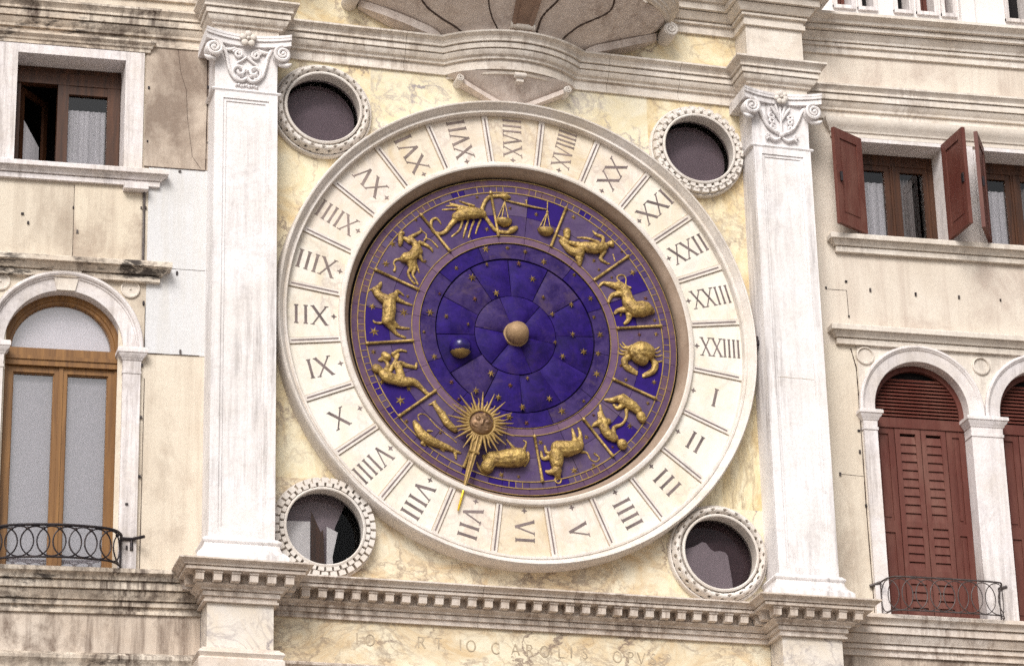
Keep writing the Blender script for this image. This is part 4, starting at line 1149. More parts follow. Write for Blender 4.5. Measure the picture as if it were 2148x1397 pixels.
# turning ring of stars, and the disc of the moon
ring = MB()
for k in range(12):
    a0 = rad(30 * k - 8)
    ring.sector(.806, .954, a0 + .003, a0 + rad(30) - .003, FACE + .006 + RND.uniform(0, .003), .06, 8, RND.choice((0, 0, 1)))
ring.lathe(0, 0, [(.953, .061), (.806, .061)], 96, mi=2)
ring = ring.build('star_ring', [E_CORE, E_CORE2, BLACK], clock, label='narrow deep blue ring with gilt stars')
m = MB(); m.lathe(0, 0, [(.794, .062), (.01, .0621)], 96)
moon = m.build('moon_disc', BLACK, clock, label='inner blue disc of wedge-shaped panels')
for k in range(12):
    a0 = rad(4 + 30 * k)
    mt = {4: E_CORE2, 2: E_CORE, 1: E_CORE2, 0: E_CORE, 3: E_CORE, 5: E_CORE, 6: E_CORE3, 9: E_CORE3, 11: E_CORE3, 8: E_CORE}.get(k, RND.choice((E_CORE, E_CORE2, E_CORE3)))
    panel(MB(), .414, .792, a0 + .007, a0 + rad(30) - .007, FACE + .006, RND.uniform(-.018, .018), .012).build('enamel_panel', mt, moon, smooth=40)
for k in range(6):
    a0 = rad(-8 + 60 * k)
    panel(MB(), .02, .406, a0 + .010, a0 + rad(60) - .010, FACE + .002, RND.uniform(-.018, .018), .020).build('enamel_panel', {2: E_CORE2, 0: E_CORE, 5: E_CORE3, 1: E_CORE}.get(k, E_CORE), moon, smooth=40)
GS = [GOLD, GOLD_D, metal('rusty_star', (0.30, 0.14, 0.075), (0.20, 0.09, 0.06), .6, .4, 9)]
for x, z, r in STARS:
    x, z, r = x / 1000, z / 1000, r / 1000
    R0 = math.hypot(x, z)
    par = dial if R0 > .96 else (ring if R0 > .80 else moon)
    y = FACE + (.001 if par is dial else (.005 if par is ring else -.010))
    m = MB(); star_mesh(m, x, z, r * 1.25, y, RND.uniform(0, PI / 3))
    m.build('star', GS[0] if r > .024 else RND.choice(GS), par)
m = MB(); m.ball((0, -.03, 0), .114, .114, 40, 24)
m.lathe(0, 0, [(.128, .02), (.124, -.0), (.09, -.004)], 40)
m.build('centre_globe', GLOBE, clock, smooth=60, label='tan globe at the centre of the dial')
# the moon: a ball half blue, half gilt
MX, MZ = -.570, -.192
m = MB(); m.ball((MX, -.015, MZ), .108, .108, 40, 28)
for i, f in enumerate(m.f):
    cz_ = sum(m.v[v][2] for v in f) / len(f) - MZ; cy_ = sum(m.v[v][1] for v in f) / len(f) + .015
    m.m[i] = 1 if cz_ < -.050 else 0
m.build('moon_ball', [E_MOON, GOLD_D], clock, smooth=60, label='small ball, shiny dark blue above and gilt below')

# the sun hand
SX, SZ, SY = -.400, -.992, -.095
hand = holder('sun_hand', clock, (SX, SY, SZ), 'gilt sun with rays and a long pointer')
m = MB()
m.lathe(SX, SZ, [(.138, SY + .02), (.138, SY - .012), (.132, SY - .022), (.124, SY - .020), (.120, SY - .008), (.116, SY - .004)], 48)
m.lathe(SX, SZ, [(.115, SY + .02), (.06, SY + .03), (.01, SY + .035)], 48)
m.build('collar', GOLD_D, hand, smooth=40)
fc = MB()
fc.ball((SX, SY + .012, SZ), .117, .060, 32, 16)
# features, the brow towards the pointer's tip
q = rad(-18)
def fp(u, v): return (SX + u * math.cos(q) - v * math.sin(q), SZ + u * math.sin(q) + v * math.cos(q))
def feat(pts, y, r):
    fc.limb([(*(lambda p: (p[0], SY - y, p[1]))(fp(u, v)), r) for u, v in pts], 8)
feat([(0, -.02), (0, .025)], .045, .014); feat([(-.016, .028), (.016, .028)], .040, .012)
for s in (-1, 1):
    feat([(s * .028, -.030), (s * .062, -.030)], .032, .013); feat([(s * .022, -.052), (s * .05, -.060), (s * .075, -.048)], .028, .011)
    feat([(s * .045, .02), (s * .05, .028)], .030, .026)
feat([(-.028, .058), (0, .064), (.028, .058)], .038, .009); feat([(-.02, .072), (.02, .072)], .034, .009); feat([(0, .09), (0, .092)], .022, .020)
ff = fuse(fc, .0045, 2)
ff.build('face', SUNFACE, hand, smooth=180)
NR = 34
for k in range(NR):
    a = rad(-109 + 180 / NR * 2 * (k + .5)) + RND.uniform(-.02, .02)
    long = k % 2 == 0
    L = (.325 if long else .245) + RND.uniform(-.025, .02)
    ca, sa = math.cos(a), math.sin(a)
    m = MB(); n = 7; pts, rs = [], []
    for i in range(n + 1):
        t = i / n
        r = .128 + (L - .128) * t
        off = (.008 * math.sin(t * 2 * PI) * (1 - .3 * t)) if not long else 0
        pts.append((SX + r * ca - off * sa, SY - .004 - .02 * t, SZ + r * sa + off * ca))
        rs.append(.0155 * (1 - t) + .0035)
    m.tube(pts, rs, 6)
    m.build('ray', GOLD_D, hand, smooth=60)
a = math.atan2(-1.88 - SZ, -.645 - SX)
ca, sa = math.cos(a), math.sin(a)
Q = lambda r, t=0.0: (SX + r * ca - t * sa, SZ + r * sa + t * ca)
m = MB()
m.prism([Q(.12, -.042), Q(.20, -.052), Q(.30, -.046), Q(.315, -.036), Q(.315, .036), Q(.30, .046), Q(.20, .052), Q(.12, .042)], SY - .012, SY + .010)
m.prism([Q(.315, -.032), Q(.54, -.024), Q(.69, -.011), Q(.69, .011), Q(.54, .024), Q(.315, .032)], SY - .008, SY + .008)
for t in (-.04, 0.0, .04): m.tube([(*(lambda p: (p[0], SY - .016, p[1]))(Q(.13, t)),), (*(lambda p: (p[0], SY - .016, p[1]))(Q(.30, t * .9)),)], .009, 6)
m.tube([(*(lambda p: (p[0], SY - .016, p[1]))(Q(.308, -.052)),), (*(lambda p: (p[0], SY - .016, p[1]))(Q(.308, .052)),)], .013, 8)
m.tube([(*(lambda p: (p[0], SY - .012, p[1]))(Q(.32)),), (*(lambda p: (p[0], SY - .012, p[1]))(Q(.69)),)], [.013, .008], 6)
m.build('pointer', GOLD_D, hand, smooth=35)
m = MB()
P2 = lambda r: (lambda p: (p[0], SY - .002, p[1]))(Q(r))
m.tube([P2(.66), P2(.70), P2(.78), P2(.785), P2(.79), P2(.91), P2(.922)], [.012, .013, .012, .014, .0125, .010, .004], 10)
m.build('pointer_tip', GOLD_B, hand, smooth=60, label='bright yellow gilt tip')

# ------------------------------------------------------------------ the two side buildings
def frame_rect(mb, x0, x1, z0, z1, w, y0, y1, mi=0, bottom=True):
    mb.box(x0, x0 + w, y0, y1, z0, z1, mi); mb.box(x1 - w, x1, y0, y1, z0, z1, mi)
    mb.box(x0 + w, x1 - w, y0, y1, z1 - w, z1, mi)
    if bottom: mb.box(x0 + w, x1 - w, y0, y1, z0, z0 + w, mi)

def grid_wall(mb, xs, zs, holes, y=0.0, mat=lambda x, z: 0):
    for i in range(len(xs) - 1):
        for j in range(len(zs) - 1):
            cx, cz = (xs[i] + xs[i + 1]) / 2, (zs[j] + zs[j + 1]) / 2
            if any(a < cx < b and c < cz < d for a, b, c, d in holes): continue
            mb.quad((xs[i], y, zs[j]), (xs[i + 1], y, zs[j]), (xs[i + 1], y, zs[j + 1]), (xs[i], y, zs[j + 1]), mat(cx, cz))

def arch_poly(cx, r, zs, z0, n=28):
    return [(cx - r, z0)] + [(cx - r * math.cos(PI * i / n), zs + r * math.sin(PI * i / n)) for i in range(n + 1)] + [(cx + r, z0)]

def arch_cell(mb, x0, x1, z0, z1, cx, r, zs, y, mi=0, n=28):
    """flat panel x0..x1, z0..z1 with an arch-headed opening cut out of it"""
    A = [(cx - r * math.cos(PI * i / n), zs + r * math.sin(PI * i / n)) for i in range(n + 1)]
    for (xa, za), (xb, zb) in zip(A, A[1:]):
        mb.quad((xa, y, za), (xb, y, zb), (xb, y, z1), (xa, y, z1), mi)
    mb.quad((x0, y, z0), (cx - r, y, z0), (cx - r, y, z1), (x0, y, z1), mi)
    mb.quad((cx + r, y, z0), (x1, y, z0), (x1, y, z1), (cx + r, y, z1), mi)

def arch_strip(mb, cx, zs, prof, n=40, leg=None, mi=0):
    """moulding [(radius, y)] following a round arch, carried down to z=leg"""
    rows = []
    if leg is not None: rows.append([(cx - r, y, leg) for r, y in prof])
    for i in range(n + 1):
        a = PI - PI * i / n
        rows.append([(cx + r * math.cos(a), y, zs + r * math.sin(a)) for r, y in prof])
    if leg is not None: rows.append([(cx + r, y, leg) for r, y in prof])
    k = len(prof)
    vs = [p for row in rows for p in row]
    mb.add(vs, [(i * k + j, i * k + j + 1, (i + 1) * k + j + 1, (i + 1) * k + j) for i in range(len(rows) - 1) for j in range(k - 1)], mi)

STRING = [(0.0, -3.035), (0.03, -3.035), (0.03, -3.010), (0.014, -3.008), (0.014, -2.968), (0.044, -2.967), (0.044, -2.925), (0.030, -2.923), (0.030, -2.916), (0.066, -2.915), (0.072, -2.895), (0.096, -2.870), (0.104, -2.842), (0.088, -2.840), (0.088, -2.833), (0.130, -2.832), (0.130, -2.765), (0.114, -2.763), (0.114, -2.757), (0.154, -2.756), (0.156, -2.735), (0.172, -2.712), (0.200, -2.698), (0.200, -2.665), (0.17, -2.65), (0.0, -2.645)]
ENTAB = [(0.0, 2.690), (0.026, 2.690), (0.026, 2.718), (0.010, 2.720), (0.010, 2.790), (0.036, 2.791), (0.040, 2.815), (0.060, 2.838), (0.074, 2.872), (0.060, 2.874), (0.060, 2.882), (0.090, 2.883), (0.090, 2.946), (0.074, 2.948), (0.074, 2.954), (0.108, 2.955), (0.108, 2.975), (0.104, 2.980), (0.118, 3.006), (0.142, 3.024), (0.142, 3.046), (0.0, 3.06)]
SILL = lambda t, p=.12, h=.17: [(0.0, t - h), (p * .38, t - h), (p * .38, t - h * .70), (p * .26, t - h * .69), (p * .26, t - h * .64), (p * .52, t - h * .63), (p * .60, t - h * .50), (p * .78, t - h * .38), (p * .78, t - h * .33), (p, t - h * .32), (p, t - h * .06), (p * .93, t), (0.0, t + .004)]
def ends(x0, x1, y=0.0, d=0.02): return [(x0, y + d), (x0, y), (x1, y), (x1, y + d)]

# ---- left of the tower
wl = lambda x, z: .028 * (x + 3.1)
LB = thing('side_building', 'cream building with a tall wood-framed arched window, left of the clock tower', 'building', (-4.6, 0, GROUND))
BL = lambda mb, name, mats, par=None, **k: mb.build(name, mats, par or LB, warp=wl, **k)
LX0, LX1 = -11.0, -PX1
UX0, UX1, UZ0, UZ1 = -4.90, -3.865, 1.345, 2.515      # upper window opening
AX, AR, AZ = -4.37, 0.55, -0.475                      # arched window: axis, radius, spring
m = MB()
grid_wall(m, [LX0, UX0, UX1, LX1], [GROUND, -2.66, .245, UZ0, UZ1, 2.72, 3.05, 5.0], [(UX0, UX1, UZ0, UZ1), (UX0, UX1, -2.66, .245), (LX0, LX1, GROUND, -2.66)], 0.0, lambda x, z: 0)
arch_cell(m, UX0, UX1, -2.66, .245, -4.37, .50, AZ, 0.0) if False else None
BL(m, 'wall', P_CREAM)
m = MB()
grid_wall(m, [LX0, -4.92, -3.82, LX1], [-2.66, .245], [(-4.92, -3.82, -3, 1)], 0.0)
# panel that carries the arch
m = MB()
arch_cell(m, UX0 - .03, UX1 + .055, -2.66, .245, AX, AR, AZ, -.004)
BL(m, 'wall', P_CREAM, label='plaster round the arched window')
m = MB(); m.quad((LX0, -.004, -3.6), (LX1, -.004, -3.6), (LX1, -.004, -2.9), (LX0, -.004, -2.9)); m.quad((LX0, 0.0, GROUND), (LX1, 0.0, GROUND), (LX1, 0.0, -3.5), (LX0, 0.0, -3.5))
BL(m, 'wall', P_STAIN, label='rain-streaked wall below the string course')
# patches of different plaster
m = MB(); m.box(-3.665, LX1, -.012, 0.0, 1.415, 2.72); BL(m, 'plaster_patch', P_BROWN, label='brown crumbling plaster patch')
m = MB(); m.box(-3.615, LX1, -.007, 0.0, -.50, 1.412); BL(m, 'plaster_patch', P_PALE, label='pale grey plaster patch')
m = MB(); m.box(-4.315, -3.672, -.006, 0.0, .40, 1.20); BL(m, 'plaster_patch', plaster('blotched_plaster', (.70, .62, .50), (.62, .53, .42), (.30, .22, .17), 9, .75, .5), label='blotched plaster patch under the sill')
m = MB(); m.tube([(-3.655, -.012, 1.19), (-3.652, -.012, .40)], .012, 8); m.tube([(-3.652, -.03, .42), (-3.66, -.03, .36)], .03, 8)
BL(m, 'drain_pipe', IRON2)
m = MB()
m.sweep([(LX0, 0.0), (LX1, 0.0)], STRING); BL(m, 'string_course', T_DIRTY, smooth=30)
m = MB(); m.sweep([(LX0, 0.0), (LX1, 0.0)], [(0.0, -3.75), (0.05, -3.75), (0.05, -3.54), (0.07, -3.50), (0.09, -3.47), (0.09, -3.44), (0.05, -3.41), (0.0, -3.39)]); BL(m, 'base_moulding', T_DIRTY, smooth=30)
m = MB(); m.sweep([(LX0, 0.0), (LX1, 0.0)], ENTAB)
m.sweep([(LX0, 0.0), (LX1, 0.0)], [(0.0, 3.20), (.03, 3.20), (.03, 3.30), (.06, 3.34), (.09, 3.38), (.09, 3.46), (.15, 3.50), (.15, 3.6), (0.0, 3.62)]); BL(m, 'entablature', T_DIRTY, smooth=30)
m = MB(); m.sweep(ends(LX0, -3.665), [(0.0, 2.615), (.035, 2.615), (.035, 2.645), (.05, 2.655), (.055, 2.675), (.085, 2.70), (.085, 2.72), (0.0, 2.73)]); BL(m, 'head_moulding', T_DIRTY, smooth=30)
m = MB(); m.sweep(ends(LX0, -3.555), SILL(.375, .16, .175)); BL(m, 'string_course', T_DIRTY, smooth=30, label='weathered hood moulding over the arched window')
# upper window
W = holder('window', LB, (-4.38, 0, UZ0), 'square window with one casement open')
m = MB()
m.box(UX1, -3.685, -.028, .02, UZ0 - .003, 2.612); m.box(-5.08, UX0, -.028, .02, UZ0 - .003, 2.612); m.box(UX0, UX1, -.028, .02, UZ1, 2.612)
for x0, x1 in ((UX1, UX1 + .02), (UX0 - .02, UX0)): m.box(x0, x1, .02, .33, UZ0, UZ1)
m.box(UX0, UX1, .02, .33, UZ1, UZ1 + .02)
BL(m, 'surround', T_FRAME, W)
m = MB(); m.sweep(ends(LX0, -3.56), SILL(1.345, .12, .155)); m.box(-3.86, -3.63, -.10, 0, 1.135, 1.20); m.box(UX0, UX1, 0, .33, 1.30, 1.348); BL(m, 'sill', T_FRAME, W, smooth=30)
m = MB()
frame_rect(m, UX0, UX1, 1.345, 2.515, .07, .25, .32)
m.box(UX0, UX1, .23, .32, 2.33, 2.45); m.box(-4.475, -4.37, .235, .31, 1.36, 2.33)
m.box(-3.995, -3.875, .235, .30, 1.36, 2.33); m.box(-4.37, -3.99, .24, .30, 2.24, 2.33)
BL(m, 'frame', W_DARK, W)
MBp = MB().quad((-4.37, .275, 1.36), (-3.995, .275, 1.36), (-3.995, .275, 2.24), (-4.37, .275, 2.24)); BL(MBp, 'pane', G_CLEAR, W)
def curtain(mb, x0, x1, z0, z1, y, waves=5, amp=.012, n=40):
    for i in range(n):
        xa, xb = x0 + (x1 - x0) * i / n, x0 + (x1 - x0) * (i + 1) / n
        ya, yb = y + amp * math.sin(waves * 2 * PI * i / n), y + amp * math.sin(waves * 2 * PI * (i + 1) / n)
        mb.quad((xa, ya, z0), (xb, yb, z0), (xb, yb, z1), (xa, ya, z1))
m = MB(); curtain(m, -4.36, -4.0, 1.36, 2.095, .295, 7, .006); BL(m, 'curtain', CURTAIN, W)
# the casement that stands open, swung into the room
m = MB(); d0 = Vector((-4.84, .32, 0)); dv = Vector((.30, .34, 0)); 
def leaf(mb, o, v, w, z0, z1, st, th=.03):
    nrm = Vector((v.y, -v.x, 0)).normalized() * th
    def slab(a, b, c, d):
        p = [o + v * a, o + v * b]
        vs = [(q.x + e.x, q.y + e.y, z) for z in (c, d) for e in (Vector(), nrm) for q in p]
        mb.add(vs, [(0, 2, 3, 1), (4, 5, 7, 6), (0, 1, 5, 4), (2, 6, 7, 3), (0, 4, 6, 2), (1, 3, 7, 5)])
    s = st / w
    slab(0, s, z0, z1); slab(1 - s, 1, z0, z1); slab(s, 1 - s, z0, z0 + st); slab(s, 1 - s, z1 - st, z1)
leaf(m, d0, dv, dv.length, 1.38, 2.32, .06); BL(m, 'casement', W_DARK, W)
m = MB(); m.quad((-4.80, .345, 1.44), (-4.60, .56, 1.44), (-4.60, .56, 1.80), (-4.80, .345, 2.02)); BL(m, 'curtain', CURTAIN, W)  # pale quad standing for the reflection in the open casement
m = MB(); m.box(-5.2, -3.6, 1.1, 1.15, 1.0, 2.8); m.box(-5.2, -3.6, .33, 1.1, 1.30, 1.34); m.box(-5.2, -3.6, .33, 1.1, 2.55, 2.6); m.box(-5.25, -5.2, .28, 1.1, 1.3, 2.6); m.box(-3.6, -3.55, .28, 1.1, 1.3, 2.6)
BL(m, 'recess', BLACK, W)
# arched window
A = holder('arched_window', LB, (AX, 0, -2.6), 'tall arched window in orange wood')
m = MB()
arch_strip(m, AX, AZ, [(.735, -.004), (.735, -.060), (.725, -.074), (.705, -.078), (.690, -.066), (.684, -.050), (.672, -.046), (.668, -.034), (.655, -.030), (.560, -.028), (.550, -.024), (.550, .16)], 44, AZ)
BL(m, 'surround', T_FRAME, A, smooth=30)
m = MB()
m.prism([(AX - .085, AZ + .545), (AX + .085, AZ + .545), (AX + .125, AZ + .722), (AX - .125, AZ + .722)], -.046, -.01)
m.prism([(AX - .13, AZ + .690), (AX + .13, AZ + .690), (AX + .138, AZ + .745), (AX - .138, AZ + .745)], -.070, -.01)
BL(m, 'keystone', T_WARM, A)
for s in (-1, 1):
    x0, x1 = (AX + .55, AX + .715) if s > 0 else (AX - .715, AX - .55)
    m = MB(); m.box(x0, x1, -.045, .16, -2.65, -.70)
    m.box(x0 - .006, x1 + .006, -.052, .1, -.725, -.70)
    BL(m, 'pier', T_FRAME, A)
    m = MB(); m.sweep([(x0, .16), (x0, -.045), (x1, -.045), (x1, .16)], [(0.0, -.70), (.004, -.60), (.012, -.595), (.02, -.575), (.045, -.55), (.05, -.535), (.058, -.53), (.058, -.495), (.05, -.478), (0.0, -.475)]); m.box(x0, x1, -.045, .15, -.70, -.476)
    BL(m, 'impost', T_FRAME, A, smooth=30)
m = MB()
arch_strip(m, AX, AZ, [(.552, .10), (.500, .10), (.494, .112), (.470, .112), (.462, .125), (.462, .20)], 44, AZ)
m.box(AX - .55, AX + .55, .075, .20, -.645, -.475)
m.box(AX - .55, AX + .55, .062, .10, -.59, -.555)
m.box(AX - .55, AX - .495, .10, .20, -2.62, -.645); m.box(AX + .495, AX + .55, .10, .20, -2.62, -.645)
BL(m, 'frame', W_WARM, A, smooth=30)
for x0, x1 in ((AX - .495, AX - .003), (AX + .003, AX + .495)):
    m = MB(); frame_rect(m, x0, x1, -2.62, -.648, .056, .112, .175); frame_rect(m, x0 + .056, x1 - .056, -2.564, -.704, .009, .128, .17)
    ca = BL(m, 'casement', W_WARM, A)
    m = MB().quad((x0 + .06, .15, -2.56), (x1 - .06, .15, -2.56), (x1 - .06, .15, -.708), (x0 + .06, .15, -.708)); m.build('pane', G_BRIGHT, ca, warp=wl)
m = MB(); m.box(AX - .02, AX + .02, .10, .118, -2.62, -.648); BL(m, 'centre_bead', W_WARM, A)
m = MB().add([(AX - .465 * math.cos(PI * i / 32), .15, AZ + .465 * math.sin(PI * i / 32)) for i in range(33)], [list(range(33))]); BL(m, 'pane', G_BRIGHT, A)
m = MB().quad((AX - .56, .205, -2.7), (AX + .56, .205, -2.7), (AX + .56, .205, .1), (AX - .56, .205, .1)); BL(m, 'pane_backing', BLIND, A)
for s in (-1, 1):
    m = MB(); x, z = AX + s * .605, .135
    m.lathe(x, z, [(.092, -.004), (.090, -.020), (.080, -.024), (.074, -.012), (.070, -.010)], 40); m.disc(x, z, .072, -.009, 40); m.ball((x, -.012, z), .012, .01)
    BL(m, 'rosette', T_WARM, A, smooth=40)
# open joints between the facing slabs
def joint(par, warp, y, pts, w=.006):
    m = MB()
    for p, q in zip(pts, pts[1:]):
        n = 6
        for i in range(n):
            a = (p[0] + (q[0] - p[0]) * i / n, p[1] + (q[1] - p[1]) * i / n); b = (p[0] + (q[0] - p[0]) * (i + 1) / n, p[1] + (q[1] - p[1]) * (i + 1) / n)
            m.bar(a, b, w * RND.uniform(.5, 1.3), y - .002 - .0001 * i, y + .003, 0, w * RND.uniform(.5, 1.3))
    m.build('wall_joint', JOINT, par, warp=warp)
joint(LB, wl, -.007, [(-3.62, -.03), (-3.62, -.50), (-3.10, -.498)]); joint(LB, wl, -.012, [(-3.665, 1.412), (-3.075, 1.412)], .008); joint(LB, wl, -.007, [(-3.60, .37), (-3.06, .368)], .004)
joint(LB, wl, -.012, [(-3.068, 2.70), (-3.064, 2.1), (-3.07, 1.42)], .010); joint(LB, wl, -.006, [(-4.318, 1.16), (-4.316, .42)], .005)
joint(LB, wl, -.004, [(-3.612, -.75), (-3.616, -2.62)], .006); joint(LB, wl, -.012, [(-3.36, 2.71), (-3.33, 2.45), (-3.27, 2.25), (-3.255, 1.95), (-3.20, 1.55), (-3.12, 1.43)], .0035)
# iron cramps in the wall
def clamps(lst, par, warp, y):
    for x, z in lst:
        x, z = x / 1000, z / 1000
        zz = z - warp(x, z)
        m = MB(); w, h = RND.choice(((.009, .014), (.013, .009), (.009, .018), (.007, .010)))
        if x > -3.67 and x < -3.65 and z < -.5: w, h = .032, .011
        m.box(x - w, x + w, y - .012, y + .01, zz - h, zz + h)
        m.build('wall_clamp', IRON if RND.random() < .6 else IRON2, par, warp=warp)
clamps([c for c in CLL if c[0] > -3730], LB, wl, -.008)
clamps([c for c in CLL if c[0] <= -4000], LB, wl, -.002)
clamps([c for c in CLL if -4000 < c[0] <= -3730], LB, wl, -.045)

# ---- right of the tower
wr = lambda x, z: (x - 3.4) * (.007 + .005 * (z + 2.6))
RB_ = thing('side_building', 'cream building with dark red shutters and louvred arched doors, right of the clock tower', 'building', (4.6, 0, GROUND))
BR = lambda mb, name, mats, par=None, **k: mb.build(name, mats, par or RB_, warp=wr, **k)
RX0, RX1 = PX1, 11.0
VX = [(3.735, 4.660), (5.110, 6.035)]; VZ0, VZ1 = 1.362, 2.450
DX, DR, DZ, PITCH = 4.199, 0.507, -0.462, 1.355
m = MB()
grid_wall(m, [RX0, 3.60, VX[0][0], VX[0][1], 4.93, VX[1][0], VX[1][1], RX1], [GROUND, -2.66, .185, VZ0, VZ1, 3.07, 3.47], [(a, b, VZ0, VZ1) for a, b in VX] + [(3.60, RX1, -2.66, .185)], 0.0, lambda x, z: 1 if z > .3 else 0)
BR(m, 'wall', [P_CREAM, P_PINK])
m = MB(); m.quad((RX0, -.004, -3.7), (RX1, -.004, -3.7), (RX1, -.004, -2.9), (RX0, -.004, -2.9)); BR(m, 'wall', P_STAIN, label='rain-streaked wall below the string course')
m = MB()
for k in range(2):
    c0 = DX + PITCH * k
    arch_cell(m, 3.545 if k == 0 else c0 - PITCH / 2, c0 + PITCH / 2 + (.6 if k else 0), -2.66, .19, c0, DR, DZ, -.012)
xe = DX + PITCH * 1.5 + .6
m.quad((xe, -.012, -2.66), (RX1, -.012, -2.66), (RX1, -.012, .19), (xe, -.012, .19))
BR(m, 'wall', T_WARM, label='stone facing round the arched doors')
m = MB(); m.sweep([(RX0, 0.0), (RX1, 0.0)], STRING); BR(m, 'string_course', T_CORN, smooth=30)
m = MB(); m.sweep([(RX0, 0.0), (RX1, 0.0)], ENTAB); BR(m, 'entablature', T_UPC, smooth=30)
m = MB(); m.sweep(ends(3.45, RX1), [(0.0, 2.49), (.03, 2.49), (.03, 2.535), (.045, 2.545), (.05, 2.57), (.075, 2.60), (.095, 2.635), (.10, 2.66), (.10, 2.685), (0.0, 2.69)]); BR(m, 'head_moulding', T_WARM, smooth=30)
TOPR = [(0.0, 3.445), (.03, 3.445), (.03, 3.485), (.014, 3.487), (.014, 3.53), (.042, 3.531), (.042, 3.565), (.028, 3.567), (.028, 3.575), (.06, 3.576), (.064, 3.60), (.092, 3.63), (.106, 3.66), (.09, 3.662), (.09, 3.67), (.15, 3.671), (.15, 3.715), (.135, 3.717), (.135, 3.725), (.19, 3.726), (.20, 3.755), (.24, 3.78), (.26, 3.79), (.26, 3.82), (.0, 3.85)]
m = MB(); m.sweep([(RX0, 0.0), (RX1, 0.0)], TOPR); BR(m, 'cornice', T_UPC, smooth=30)
m = MB(); m.sweep(ends(3.375, RX1), SILL(.365, .13, .185)); BR(m, 'string_course', T_WARM, smooth=30, label='hood moulding over the arched doors')
# attic openings above the top cornice
AO = [(3.62, 3.78, 0), (3.90, 4.03, 1), (4.31, 4.44, 1), (4.57, 4.73, 0), (4.855, 4.945, 0), (5.6, 5.8, 1)]
m = MB()
xs_ = [RX0] + [v for a in AO for v in a[:2]] + [RX1]
grid_wall(m, xs_, [3.83, 4.055, 5.4, 6.2], [(a, b, 4.055, 5.4) for a, b, _ in AO], .04)
BR(m, 'wall', P_WHITE, label='white attic wall with narrow openings')
for a, b, dk in AO:
    W = holder('attic_window', RB_, ((a + b) / 2, .05, 4.055))
    m = MB()
    m.box(a - .045, a, .015, .06, 4.02, 5.4); m.box(b, b + .045, .015, .06, 4.02, 5.4); m.box(a - .045, b + .045, .008, .16, 4.015, 4.055)
    m.box(a - .002, a, .06, .24, 4.055, 5.4); m.box(b, b + .002, .06, .24, 4.055, 5.4)
    BR(m, 'frame', T_FRAME, W)
    m = MB(); m.box(a, b, .20, .24, 4.055, 5.4)
    if not dk:
        for q in range(3): m.box(a + (b - a) * (q + .1) / 3, a + (b - a) * (q + .9) / 3, .185, .20, 4.06, 5.4)
    BR(m, 'shutter' if not dk else 'recess', W_RED if not dk else BLACK, W)
m = MB(); m.box(5.02, 5.18, -.02, .05, 3.86, 5.4); BR(m, 'pier', P_WHITE)
# shuttered windows
def shutter(mb, hx_, hy, ang, w, z0, z1, sgn):
    """panelled leaf hinged at (hx_,hy), opening to the side sgn, standing ang degrees off the wall"""
    a = rad(ang)
    v = Vector((sgn * math.cos(a), -math.sin(a), 0)); nrm = Vector((-v.y, v.x, 0)) * (1 if sgn > 0 else -1)
    if nrm.y > 0: nrm = -nrm
    def slab(a0, a1, c, d, n0, n1, cut=0):
        vs = []
        for z in (c, d):
            for nn in (n0, n1):
                for t in (a0, a1):
                    q = v * t + nrm * nn
                    vs.append((hx_ + q.x, hy + q.y, z))
        mb.add(vs, [(0, 2, 3, 1), (4, 5, 7, 6), (0, 1, 5, 4), (2, 6, 7, 3), (0, 4, 6, 2), (1, 3, 7, 5)])
    slab(.0, .085, z0, z1 - .0, -.02, .02); slab(w - .085, w, z0, z1, -.02, .02)
    slab(.085, w - .085, z0, z0 + .12, -.02, .02); slab(.085, w - .085, z1 - .10, z1, -.02, .02)
    slab(.085, w - .085, z0 + .12, z1 - .10, -.006, .008)
    slab(.105, w - .105, z0 + .15, z1 - .13, .008, .014)
    hd = MB()
    for zc in (z0 + .52,):
        q = v * (w - .06) + nrm * .02
        hd.box(hx_ + q.x - .012, hx_ + q.x + .012, hy + q.y - .03, hy + q.y + .01, zc - .05, zc + .05)
    return hd
